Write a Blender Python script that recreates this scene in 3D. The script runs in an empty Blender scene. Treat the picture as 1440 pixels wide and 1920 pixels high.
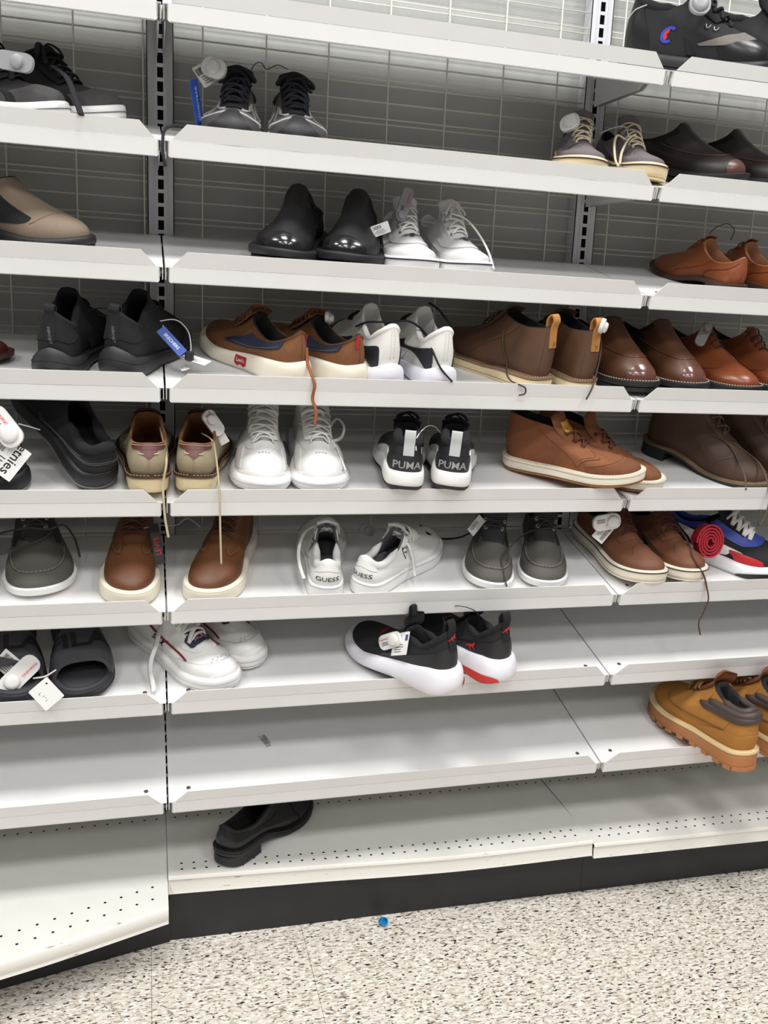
import bpy, bmesh, math, random
import numpy as np
from mathutils import Vector, Matrix
from mathutils.bvhtree import BVHTree

C = bpy.context.scene
COL = C.collection
rnd = random.Random(7)
R = math.radians

# ---------------------------------------------------------------- camera
cam = bpy.data.cameras.new('camera')
cam.sensor_fit = 'HORIZONTAL'
cam.sensor_width = 36.0
cam.lens = 41.365
cam.clip_start = .05
camo = bpy.data.objects.new('camera', cam)
camo.location = (-.0283, -1.5823, 1.2341)
camo.rotation_euler = (R(78.421), R(-2.4609), R(-14.7001))
COL.objects.link(camo)
C.camera = camo

# ---------------------------------------------------------------- light
world = bpy.data.worlds.new('world')
C.world = world
world.use_nodes = True
world.node_tree.nodes['Background'].inputs[0].default_value = (.97, .985, 1.0, 1)
world.node_tree.nodes['Background'].inputs[1].default_value = .26

def ceiling_strip(x, y, power, sx=.6, sy=.6):
    l = bpy.data.lights.new('ceiling_strip', 'AREA')
    l.shape = 'RECTANGLE'
    l.size, l.size_y = sx, sy
    l.energy = power
    l.color = (1.0, .994, .982)
    o = bpy.data.objects.new('ceiling_strip', l)
    o.location = (x, y, 3.3)
    COL.objects.link(o)

for lx in (-1.5, .1, 1.7):
    for ly, pw in ((-.85, 44), (-2.6, 44), (-4.4, 40)):
        ceiling_strip(lx, ly, pw)

C.view_settings.view_transform = 'Standard'
C.view_settings.look = 'None'
C.view_settings.gamma = 1
C.view_settings.use_curve_mapping = False
C.view_settings.exposure = -.42
C.cycles.max_bounces = 6

# ---------------------------------------------------------------- materials
def lin(c):
    if isinstance(c, str):
        c = [int(c[k:k + 2], 16) for k in (0, 2, 4)]
    o = []
    for v in c:
        v /= 255
        o.append(v / 12.92 if v <= .04045 else ((v + .055) / 1.055) ** 2.4)
    return (*o, 1)

_mats = {}
def pmat(name, col, rough=.5, tex=None, scale=60, bump=.15, var=.12, metal=0, coat=0, alpha=1, dist=.001, trans=0):
    """a procedural material: base colour broken up by noise, relief by kind of surface"""
    if name in _mats:
        return _mats[name]
    m = bpy.data.materials.new(name)
    m.use_nodes = True
    nt = m.node_tree
    b = nt.nodes['Principled BSDF']
    b.inputs['Roughness'].default_value = rough
    b.inputs['Metallic'].default_value = metal
    b.inputs['Coat Weight'].default_value = coat
    b.inputs['Coat Roughness'].default_value = .12
    b.inputs['Alpha'].default_value = alpha
    b.inputs['Transmission Weight'].default_value = trans
    c = lin(col)
    tc = nt.nodes.new('ShaderNodeTexCoord')
    n1 = nt.nodes.new('ShaderNodeTexNoise')
    n1.inputs['Scale'].default_value = scale if tex in ('suede', 'wear') else 22
    n1.inputs['Detail'].default_value = 5
    nt.links.new(tc.outputs['Object'], n1.inputs['Vector'])
    mx = nt.nodes.new('ShaderNodeMix')
    mx.data_type = 'RGBA'
    mx.inputs[6].default_value = (*[v * (1 - var) for v in c[:3]], 1)
    mx.inputs[7].default_value = (*[min(1, v * (1 + var)) for v in c[:3]], 1)
    nt.links.new(n1.outputs['Fac'], mx.inputs[0])
    nt.links.new(mx.outputs[2], b.inputs['Base Color'])
    if tex and bump:
        bp = nt.nodes.new('ShaderNodeBump')
        bp.inputs['Strength'].default_value = bump
        bp.inputs['Distance'].default_value = dist
        if tex == 'weave' or tex == 'rib':
            w1 = nt.nodes.new('ShaderNodeTexWave'); w2 = nt.nodes.new('ShaderNodeTexWave')
            w1.bands_direction = 'X'; w2.bands_direction = 'Z' if tex == 'weave' else 'Y'
            for w in (w1, w2):
                w.inputs['Scale'].default_value = scale
                w.inputs['Distortion'].default_value = .6
                nt.links.new(tc.outputs['Object'], w.inputs['Vector'])
            a = nt.nodes.new('ShaderNodeMath'); a.operation = 'ADD'
            nt.links.new(w1.outputs['Fac'], a.inputs[0]); nt.links.new(w2.outputs['Fac'], a.inputs[1])
            nt.links.new(a.outputs[0], bp.inputs['Height'])
        elif tex in ('knit', 'pebble'):
            v = nt.nodes.new('ShaderNodeTexVoronoi')
            v.inputs['Scale'].default_value = scale
            nt.links.new(tc.outputs['Object'], v.inputs['Vector'])
            nt.links.new(v.outputs['Distance'], bp.inputs['Height'])
        else:
            n2 = nt.nodes.new('ShaderNodeTexNoise')
            n2.inputs['Scale'].default_value = scale * 4
            n2.inputs['Detail'].default_value = 4
            nt.links.new(tc.outputs['Object'], n2.inputs['Vector'])
            nt.links.new(n2.outputs['Fac'], bp.inputs['Height'])
        nt.links.new(bp.outputs['Normal'], b.inputs['Normal'])
    _mats[name] = m
    return m

# ---------------------------------------------------------------- mesh helpers
def mesh_obj(name, verts, faces, mat, parent=None, smooth=False, sharp=None):
    me = bpy.data.meshes.new(name)
    me.from_pydata([tuple(map(float, v)) for v in verts], [], [tuple(map(int, f)) for f in faces])
    me.materials.append(mat)
    if smooth:
        me.polygons.foreach_set('use_smooth', [True] * len(me.polygons))
        if sharp:
            me.set_sharp_from_angle(angle=R(sharp))
    me.update()
    o = bpy.data.objects.new(name, me)
    COL.objects.link(o)
    if parent:
        o.parent = parent
    return o

def tag(o, label=None, cat=None, group=None, kind=None):
    if label: o['label'] = label
    if cat: o['category'] = cat
    if group: o['group'] = group
    if kind: o['kind'] = kind
    return o

def empty(name, loc=(0, 0, 0)):
    o = bpy.data.objects.new(name, None)
    o.empty_display_size = .05
    o.location = loc
    COL.objects.link(o)
    return o

class MB:
    """collects simple solids into one mesh"""
    def __init__(s): s.v = []; s.f = []
    def add(s, v, f):
        n = len(s.v); s.v += [tuple(p) for p in v]; s.f += [tuple(i + n for i in q) for q in f]
        return s
    def box(s, x0, x1, y0, y1, z0, z1, M=None):
        v = [Vector((x, y, z)) for z in (z0, z1) for x, y in ((x0, y0), (x1, y0), (x1, y1), (x0, y1))]
        if M is not None: v = [M @ p for p in v]
        return s.add(v, [(3, 2, 1, 0), (4, 5, 6, 7), (0, 1, 5, 4), (1, 2, 6, 5), (2, 3, 7, 6), (3, 0, 4, 7)])
    def prism(s, poly, d, M=None):
        """poly: list of Vectors; extruded by vector d"""
        n = len(poly)
        v = [Vector(p) for p in poly] + [Vector(p) + Vector(d) for p in poly]
        if M is not None: v = [M @ p for p in v]
        return s.add(v, [tuple(range(n))[::-1], tuple(range(n, 2 * n))] + [(i, (i + 1) % n, n + (i + 1) % n, n + i) for i in range(n)])
    def tube(s, pts, r, sides=6, closed=False, flat=1.0, rend=None):
        v, f = tube(pts, r, sides, closed, flat, rend)
        return s.add(v, f)
    def build(s, name, mat, parent=None, smooth=False, sharp=None):
        return mesh_obj(name, s.v, s.f, mat, parent, smooth, sharp)

def crom(pts, n=8, closed=False):
    """Catmull-Rom through points"""
    P = np.array([tuple(p) for p in pts], float)
    m = len(P); out = []
    for i in range(m if closed else m - 1):
        if closed: a, b, c, d = P[(i - 1) % m], P[i], P[(i + 1) % m], P[(i + 2) % m]
        else: a, b, c, d = P[max(i - 1, 0)], P[i], P[i + 1], P[min(i + 2, m - 1)]
        for k in range(n):
            t = k / n
            out.append(.5 * (2 * b + (c - a) * t + (2 * a - 5 * b + 4 * c - d) * t * t + (3 * b - a - 3 * c + d) * t ** 3))
    if not closed: out.append(P[-1])
    return np.array(out)

def tube(pts, r, sides=6, closed=False, flat=1.0, rend=None, up=(0, 0, 1)):
    P = [Vector(p) for p in pts]
    n = len(P); v = []; f = []
    nrm = None
    rr = r if hasattr(r, '__len__') else [r] * n
    for i in range(n):
        a = P[(i - 1) % n] if closed else P[max(i - 1, 0)]
        b = P[(i + 1) % n] if closed else P[min(i + 1, n - 1)]
        t = (b - a)
        t = t.normalized() if t.length > 1e-9 else Vector((1, 0, 0))
        if nrm is None:
            u = Vector(up)
            nrm = (u - t * u.dot(t))
            if nrm.length < 1e-3: nrm = Vector((1, 0, 0)) - t * t.x
        else:
            nrm = nrm - t * nrm.dot(t)
        nrm.normalize()
        bn = t.cross(nrm)
        for k in range(sides):
            g = 2 * math.pi * k / sides
            v.append(P[i] + bn * (math.cos(g) * rr[i]) + nrm * (math.sin(g) * rr[i] * flat))
    for i in range(n if closed else n - 1):
        j = (i + 1) % n
        for k in range(sides):
            l = (k + 1) % sides
            f.append((i * sides + k, i * sides + l, j * sides + l, j * sides + k))
    if not closed:
        f.append(tuple(range(sides))[::-1])
        f.append(tuple(range((n - 1) * sides, n * sides)))
    return v, f

_txt = {}
def text_mesh(body, size=1.0, bold=0.0, shear=0.0):
    """built-in font turned into a flat centred mesh: (verts2d, faces)"""
    k = (body, bold, shear)
    if k not in _txt:
        cu = bpy.data.curves.new('lettering', 'FONT')
        cu.body = body; cu.size = 1; cu.offset = bold; cu.shear = shear
        cu.align_x = 'CENTER'; cu.align_y = 'CENTER'; cu.resolution_u = 2
        o = bpy.data.objects.new('lettering', cu)
        COL.objects.link(o)
        bpy.context.view_layer.update()
        me = bpy.data.meshes.new_from_object(o.evaluated_get(bpy.context.evaluated_depsgraph_get()))
        vs = [(v.co.x, v.co.y) for v in me.vertices]
        fs = [tuple(p.vertices) for p in me.polygons]
        COL.objects.unlink(o); bpy.data.objects.remove(o); bpy.data.meshes.remove(me)
        if vs:
            cx = (min(a for a, b in vs) + max(a for a, b in vs)) / 2
            cy = (min(b for a, b in vs) + max(b for a, b in vs)) / 2
            vs = [(a - cx, b - cy) for a, b in vs]
        _txt[k] = (vs, fs)
    vs, fs = _txt[k]
    return [(a * size, b * size) for a, b in vs], fs

# ---------------------------------------------------------------- the shelf unit: measures in metres
W = .914                         # bay width
ZS = [1.7312, 1.5256, 1.3246, 1.1224, .9196, .7175, .5396, .3364]   # front crease of the eight slanted shelves
SL = R(14.93)                    # slant of the shelves
DEP = .2935                      # shelf depth
ZD = .150                        # base deck
ED = Vector((0, math.cos(SL), math.sin(SL)))
EN = Vector((0, -math.sin(SL), math.cos(SL)))
def on_shelf(i, x, d, n=0.0):
    if i == 8: return Vector((x, d, ZD + n))
    return Vector((x, 0, ZS[i])) + ED * d + EN * n

M_WHITE = pmat('white_powder_coated_steel', (228, 227, 226), .38, 'noise', 40, .03, .03)
M_DECK = pmat('worn_white_painted_steel', (224, 222, 216), .42, 'noise', 30, .05, .05)
M_GREY = pmat('grey_upright_steel', (206, 207, 210), .42, 'noise', 40, .04, .04)
M_WIRE = pmat('cream_coated_wire', (214, 212, 200), .4, 'noise', 60, .03, .05)
M_WALL = pmat('pale_grey_back_board', (172, 173, 170), .6, 'noise', 30, .05, .04)
M_HOLE_SHADE = pmat('painted_hole_shade', (10, 10, 11), .9)  # near-black colour painting the shade inside slots and holes
M_KICK = pmat('black_kick_plate', (32, 32, 34), .5, 'wear', 14, .1, .45)
M_EDGE = pmat('grey_metal_edge', (150, 150, 150), .35)

# ---------------------------------------------------------------- floor of vinyl tiles
def floor_material():
    m = bpy.data.materials.new('speckled_vinyl_tile')
    m.use_nodes = True
    nt = m.node_tree; b = nt.nodes['Principled BSDF']
    b.inputs['Roughness'].default_value = .33
    g = nt.nodes.new('ShaderNodeNewGeometry')
    col = None
    def fleck(sx, sy, off, lo, hi, rgb, prev, det=1.5):
        mp = nt.nodes.new('ShaderNodeMapping')
        mp.inputs['Scale'].default_value = (sx, sy, 1); mp.inputs['Location'].default_value = (off, off * .7, 0)
        mp.inputs['Rotation'].default_value = (0, 0, .06)
        nt.links.new(g.outputs['Position'], mp.inputs['Vector'])
        n = nt.nodes.new('ShaderNodeTexNoise'); n.inputs['Scale'].default_value = 1; n.inputs['Detail'].default_value = det
        n.inputs['Distortion'].default_value = .5
        nt.links.new(mp.outputs['Vector'], n.inputs['Vector'])
        r = nt.nodes.new('ShaderNodeMapRange')
        r.inputs[1].default_value = lo; r.inputs[2].default_value = hi
        nt.links.new(n.outputs['Fac'], r.inputs[0])
        x = nt.nodes.new('ShaderNodeMix'); x.data_type = 'RGBA'
        if prev is None: x.inputs[6].default_value = lin((216, 209, 198))
        else: nt.links.new(prev, x.inputs[6])
        x.inputs[7].default_value = lin(rgb)
        nt.links.new(r.outputs[0], x.inputs[0])
        return x.outputs[2]
    col = fleck(70, 150, 3.1, .52, .60, (192, 180, 164), None)
    col = fleck(80, 190, 17.3, .555, .585, (236, 232, 224), col)
    col = fleck(75, 200, 41.7, .615, .64, (140, 130, 118), col)
    col = fleck(85, 230, 8.9, .622, .638, (34, 33, 32), col)
    dirt = fleck(9, 9, 77.7, .66, 1.0, (130, 120, 106), col, 4)
    nt.links.new(dirt, b.inputs['Base Color'])
    return m
M_FLOOR = floor_material()
floor = empty('floor', (0, 0, 0))
tag(floor, kind='structure')
T = .3048
tile_me = None
base = mesh_obj('floor_underlay', *(lambda q: (q.v, q.f))(MB().box(-3.2, 4.2, -5, .6, -.02, -.0025)), pmat('tile_joint', (96, 90, 82), .9), floor)
for i in range(-5, 9):
    for j in range(-10, 2):
        x0, y0 = -.0335 + i * T, .030 + j * T
        if tile_me is None:
            t = mesh_obj('tile', *(lambda q: (q.v, q.f))(MB().box(.0004, T - .0004, .0002, T - .0002, -.0025, 0)), M_FLOOR, floor)
            tile_me = t.data
        else:
            t = bpy.data.objects.new('tile', tile_me); COL.objects.link(t); t.parent = floor
        t.location = (x0, y0, 0)
tag(mesh_obj('trim_floor_outer', *(lambda q: (q.v, q.f))(MB().box(-12, 12, -12, -3.02, -.02, 0)), M_FLOOR), kind='structure')

# ---------------------------------------------------------------- wall behind, uprights, wire grids
tag(mesh_obj('wall_back', *(lambda q: (q.v, q.f))(MB().box(-1.0, 2.0, .326, .345, 0, 2.6)), M_WALL), kind='structure')

def upright(x, label):
    root = empty('shelf_upright', (x, .29, 0))
    tag(root, label, 'upright', 'slotted uprights between the bays')
    m = MB()
    z0, z1, ph = .12, 2.3, .0254
    # front face made of strips around real slots
    zoff = 1.6106 % ph
    for xa, xb in ((-.025, -.0055), (.0055, .025)):
        m.box(xa, xb, 0, .0016, z0, z1)
    k = int(z0 / ph)
    while k * ph < z1:
        z = k * ph + zoff
        m.box(-.0055, .0055, 0, .0016, z - .0034, z + .0034)
        k += 1
    m.box(-.025, -.0234, 0, .034, z0, z1); m.box(.0234, .025, 0, .034, z0, z1)
    for sx in (-1, 1):                                   # shallow ridges on the face
        m.box(sx * .0125 - .0007, sx * .0125 + .0007, -.0012, 0, z0, z1)
    m.build('post', M_GREY, root)
    MB().box(-.02, .02, .02, .024, z0, z1).build('slot_shade_sheet', M_HOLE_SHADE, root)  # added black sheet, stands in for the shade inside the post
upright(0, 'grey slotted steel upright between the left and middle bays')
upright(W, 'grey slotted steel upright between the middle and right bays')

def wire_grid(x0, x1, xs, label):
    root = empty('wire_grid_panel', ((x0 + x1) / 2, .292, 0))
    tag(root, label, 'grid panel', 'wire grid panels behind the shelves')
    cx = (x0 + x1) / 2
    h = MB(); v = MB()
    z = 1.656 - .0745 * 20
    while z < 2.4:
        for dz in (.0048, -.0055, -.0385):
            h.tube([(x0 - cx, .004, z + dz), (x1 - cx, .004, z + dz)], .0016, 6)
        z += .07445
    for x in xs:
        v.tube([(x - cx, 0, .2), (x - cx, 0, 2.4)], .0017, 6)
    tag(h.build('horizontal_wires', M_WIRE, root, True), kind='stuff')
    tag(v.build('vertical_wires', M_WIRE, root, True), kind='stuff')
wire_grid(-.89, -.026, [-.0314 - .1245 * k for k in range(7)], 'cream wire grid panel behind the shelves of the left bay')
wire_grid(.026, W - .026, [.080, .202, .326, .4505, .5745, .6985, .822], 'cream wire grid panel behind the shelves of the middle bay')
wire_grid(W + .026, 1.80, [.97 + .1245 * k for k in range(7)], 'cream wire grid panel behind the shelves of the right bay')

# ---------------------------------------------------------------- slanted shelves
LIP, LT, UF, UT = .0268, R(12.25), .0255, R(20)
def shelf(i, x0, x1, bay):
    nth = ['topmost', 'second', 'third', 'fourth', 'fifth', 'sixth', 'seventh', 'eighth'][i]
    root = empty('slanted_shelf', (x0, 0, ZS[i]))
    tag(root, 'white slanted steel shelf, %s from the top in the %s bay' % (nth, bay), 'shelf', 'slanted white shelves')
    w = x1 - x0; g = .0075; b = .0018
    th = .0014
    m = MB()
    m.prism([Vector((b, 0, 0)), Vector((w - b, 0, 0)), Vector((w - b, 0, 0)) + ED * DEP, Vector((b, 0, 0)) + ED * DEP], EN * -th)
    m.prism([Vector((b, 0, 0)) + ED * DEP, Vector((w - b, 0, 0)) + ED * DEP, Vector((w - b, 0, 0)) + ED * DEP - EN * .012, Vector((b, 0, 0)) + ED * DEP - EN * .012], ED * -th)
    for xx in (b, w - b - th):                            # turned-down side edges
        m.prism([Vector((xx, .004, -.001)), Vector((xx, .004, -.001)) + ED * (DEP - .01), Vector((xx, .004, -.001)) + ED * (DEP - .01) - EN * .02, Vector((xx, .010, -.021))], (th, 0, 0))
    m.build('shelf_board', M_WHITE, root)
    lo = Vector((0, math.sin(LT), -math.cos(LT)))
    up = Vector((0, -math.sin(UT), math.cos(UT)))
    nl = Vector((0, math.cos(LT), math.sin(LT)))
    poly = []
    r = .005
    def P(x, t): return Vector((x, -.0008, 0)) + lo * t
    poly += [P(g, 0)]
    for k in range(5):
        a = math.pi / 2 * k / 4
        poly.append(P(g + r - r * math.cos(a), LIP - r + r * math.sin(a)))
    for k in range(5):
        a = math.pi / 2 * k / 4
        poly.append(P(w - g - r + r * math.sin(a), LIP - r + r * math.cos(a)))
    poly += [P(w - g, 0)]
    m = MB()
    m.prism(poly, nl * .0014)
    a = P(g + r, LIP); c = P(w - g - r, LIP)             # folded return under the lip
    m.prism([a, c, c + nl * .014, a + nl * .014], lo * -.0013)
    for xx, s in ((g, 1), (w - g, -1)):                   # folded ends of the lip
        m.prism([P(xx + s * .0003, .001), P(xx + s * .0003, LIP - r), P(xx + s * .0003, LIP - r) + nl * .010, P(xx + s * .0003, .001) + nl * .010], (s * .0012, 0, 0))
    m.build('price_lip', M_WHITE, root)
    nu = Vector((0, math.cos(UT), math.sin(UT)))
    Q = lambda x, t: Vector((x, -.0012, .0008)) + up * t
    m = MB(); m.prism([Q(g + .006, 0), Q(w - g - .006, 0), Q(w - g - .030, UF), Q(g + .030, UF)], nu * .0014)
    m.build('retaining_flange', M_WHITE, root)
    # side brackets that hook into the uprights
    for xx in (.0045, w - .0065):
        m = MB()
        A = Vector((xx, 0, 0)) + ED * DEP
        m.prism([Vector((xx, .08, -.004)), A + Vector((0, 0, -.004)), A + Vector((0, -.001, -.080)), A + Vector((0, -.02, -.080)), Vector((xx, .10, -.012))], (.002, 0, 0))
        m.build('bracket', M_GREY, root)
    for xx in (.040, w - .040):                           # bolt near each front corner
        c = Vector((xx, 0, 0)) + ED * .034 + EN * .0004
        v = [c + Vector((math.cos(a) * .0042, 0, 0)) + ED * (math.sin(a) * .0042) for a in np.linspace(0, 2 * math.pi, 13)[:-1]]
        MB().prism(v, EN * .0006).build('bolt', M_BOLT, root)
M_BOLT = pmat('dull_bolt', (88, 88, 90), .5, metal=.3)
for i in range(8):
    shelf(i, -W, 0, 'left')
    shelf(i, 0, W, 'middle')
    shelf(i, W, 2 * W, 'right')

# ---------------------------------------------------------------- base decks, kick plates
def deck(label, x0, x1, top_front, drop, kick, hole_rows, zt=ZD, style=0):
    """top_front: list of (x, y, z) along the front edge, left to right; drop: fascia heights at the same stations"""
    root = empty('base_deck', (x0, 0, 0)); o = Vector((x0, 0, 0))
    tag(root, label, 'base shelf', 'perforated base decks')
    tf = crom(top_front, 8)
    dr = np.interp(np.linspace(0, 1, len(tf)), np.linspace(0, 1, len(drop)), drop)
    F = [Vector(p) - o for p in tf]
    n = len(F)
    B = [Vector((p.x, .33, zt)) for p in F]
    # flat back part, then a gentle bow towards the front edge
    rows = []
    TT = (0, .02, .05, .09, .14, .2, .3, .45, .7, 1)
    for k, t in enumerate(TT):
        rows.append([Vector((f.x + (b.x - f.x) * t, f.y + (b.y - f.y) * t, zt + (f.z - zt) * (1 - t) ** 3)) for f, b in zip(F, B)])
    v = [p for r_ in rows for p in r_]; f = []
    for k in range(len(rows) - 1):
        for i in range(n - 1):
            f.append((k * n + i, k * n + i + 1, (k + 1) * n + i + 1, (k + 1) * n + i))
    mesh_obj('deck_board', v, f, M_DECK, root, True)
    # folded nose: rounded step and vertical fascia
    prof = [(0, 0), (-.004, -.002), (-.0055, -.006), (-.003, -.010), (-.0035, -.016)]
    if style == 1: prof = [(0, 0), (-.003, -.001), (-.006, -.004), (-.008, -.010), (-.009, -.018)]
    v = []; f = []
    prs = prof + [(-.005, None), (-.0075, None), (.004, None)]
    for q, (dy, dz) in enumerate(prs):
        for i, p in enumerate(F):
            if dz is None: dz_ = -dr[i] + (.005 if q == len(prof) else -.0005 if q == len(prof) + 1 else -.0015)
            else: dz_ = dz
            v.append(p + Vector((0, dy, dz_)))
    for q in range(len(prs) - 1):
        for i in range(n - 1):
            f.append((q * n + i, (q + 1) * n + i, (q + 1) * n + i + 1, q * n + i + 1))
    mesh_obj('deck_nose', v, f, M_NOSE, root, True, 35)
    m = MB()
    for (p0, p1, cnt) in hole_rows:
        for k in range(cnt):
            t = k / max(cnt - 1, 1)
            c = Vector(p0).lerp(Vector(p1), t) - o
            fy = float(np.interp(c.x, [q.x for q in F], [q.y for q in F])); fz = float(np.interp(c.x, [q.x for q in F], [q.z for q in F]))
            tt = (c.y - fy) / (.33 - fy)
            c.z = float(np.interp(tt, TT, [zt + (fz - zt) * (1 - a) ** 3 for a in TT]))
            m.add([c + Vector((math.cos(a) * .0027, math.sin(a) * .0027, .0003)) for a in np.linspace(0, 2 * math.pi, 11)[:-1]], [tuple(range(10))])
    tag(m.build('perforations', M_HOLE_SHADE, root), kind='stuff')  # flat black discs paint the dark of the holes, board is uncut
    kr = empty('kick_plate', Vector(kick[0])); ko = Vector(kick[0])
    a, b = Vector(kick[0]) - ko, Vector(kick[1]) - ko
    h = kick[2]
    dn = Vector((-(b - a).y, (b - a).x, 0)).normalized() * .012
    MB().prism([a, b, b + Vector((0, 0, h)), a + Vector((0, 0, h))], dn).build('plate', M_KICK, kr)
    s = Vector((.0012, 0, 0))
    return kr
def nose_material():
    m = bpy.data.materials.new('scuffed_white_deck_nose'); m.use_nodes = True
    nt = m.node_tree; b = nt.nodes['Principled BSDF']; b.inputs['Roughness'].default_value = .4
    g = nt.nodes.new('ShaderNodeNewGeometry')
    mp = nt.nodes.new('ShaderNodeMapping'); mp.inputs['Scale'].default_value = (26, 60, 260)
    nt.links.new(g.outputs['Position'], mp.inputs['Vector'])
    n = nt.nodes.new('ShaderNodeTexNoise'); n.inputs['Scale'].default_value = 1; n.inputs['Detail'].default_value = 6
    nt.links.new(mp.outputs['Vector'], n.inputs['Vector'])
    r = nt.nodes.new('ShaderNodeMapRange'); r.inputs[1].default_value = .66; r.inputs[2].default_value = .74
    nt.links.new(n.outputs['Fac'], r.inputs[0])
    x = nt.nodes.new('ShaderNodeMix'); x.data_type = 'RGBA'
    x.inputs[6].default_value = lin((226, 222, 214)); x.inputs[7].default_value = lin((128, 112, 98))
    nt.links.new(r.outputs[0], x.inputs[0]); nt.links.new(x.outputs[2], b.inputs['Base Color'])
    return m
M_NOSE = nose_material()

k1 = deck('white perforated base deck of the middle bay, front edge bowed and scuffed', .0006, W - .0006,
     [(.0006, .048, .148), (.30, .034, .1435), (.60, .014, .143), (W - .0006, .002, .150)], [.036, .034, .034, .034],
     ((.0036, .050, 0), (W - .0004, .034, 0), .108),
     [((.028, .066, ZD - .001), (W - .03, .026, ZD), 36), ((.028, .086, ZD), (W - .03, .048, ZD), 36), ((.02, .262, ZD), (W - .02, .262, ZD), 36), ((.03, .286, ZD), (W - .03, .286, ZD), 36)])
tag(k1, 'black kick plate under the middle base deck', 'kick plate', 'black kick plates along the floor')
k2 = deck('white perforated base deck of the right bay with scuffed front edge', W + .002, 2 * W - .002,
     [(W + .002, .000, .142), (W + .3, -.006, .140), (W + .6, -.012, .139), (2 * W, -.016, .140)], [.032, .032, .032, .032],
     ((W + .0004, .034, 0), (2 * W, .020, 0), .108),
     [((W + .028, .022, ZD - .003), (2 * W - .03, .016, ZD - .003), 36), ((W + .02, .045, ZD - .001), (2 * W - .04, .04, ZD - .001), 36), ((W + .02, .262, ZD), (2 * W - .02, .262, ZD), 36), ((W + .03, .286, ZD), (2 * W - .03, .286, ZD), 36)])
tag(k2, 'black kick plate under the right base deck', 'kick plate', 'black kick plates along the floor')
k3 = deck('white perforated base deck of the left bay, front edge splayed outwards', -W * .72, -.0004,
     [(-W * .72, -.245, .135), (-.40, -.150, .132), (-.20, -.090, .131), (-.0004, -.022, .131)], [.034, .034, .034, .034],
     ((-W * .72, -.105, 0), (.0035, .046, 0), .097),
     [((-.50, -.165, ZD - .012), (-.03, -.003, ZD - .008), 17), ((-.50, -.132, ZD - .006), (-.03, .03, ZD - .003), 17), ((-.62, .25, ZD), (-.02, .262, ZD), 24)], style=1)
tag(k3, 'black kick plate under the left base deck, angled outwards', 'kick plate', 'black kick plates along the floor')
# ================================================================ shoes
OUT = [(0, 0), (.018, -.058), (.075, -.105), (.22, -.122), (.40, -.128), (.57, -.160), (.71, -.178), (.835, -.160), (.93, -.112), (.982, -.048),
       (1, .020), (.985, .080), (.935, .128), (.84, .160), (.72, .166), (.58, .138), (.41, .106), (.22, .112), (.075, .100), (.018, .056)]
NU, NV = 60, 14

def smooth01(t):
    t = min(max(t, 0), 1)
    return t * t * (3 - 2 * t)

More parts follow.
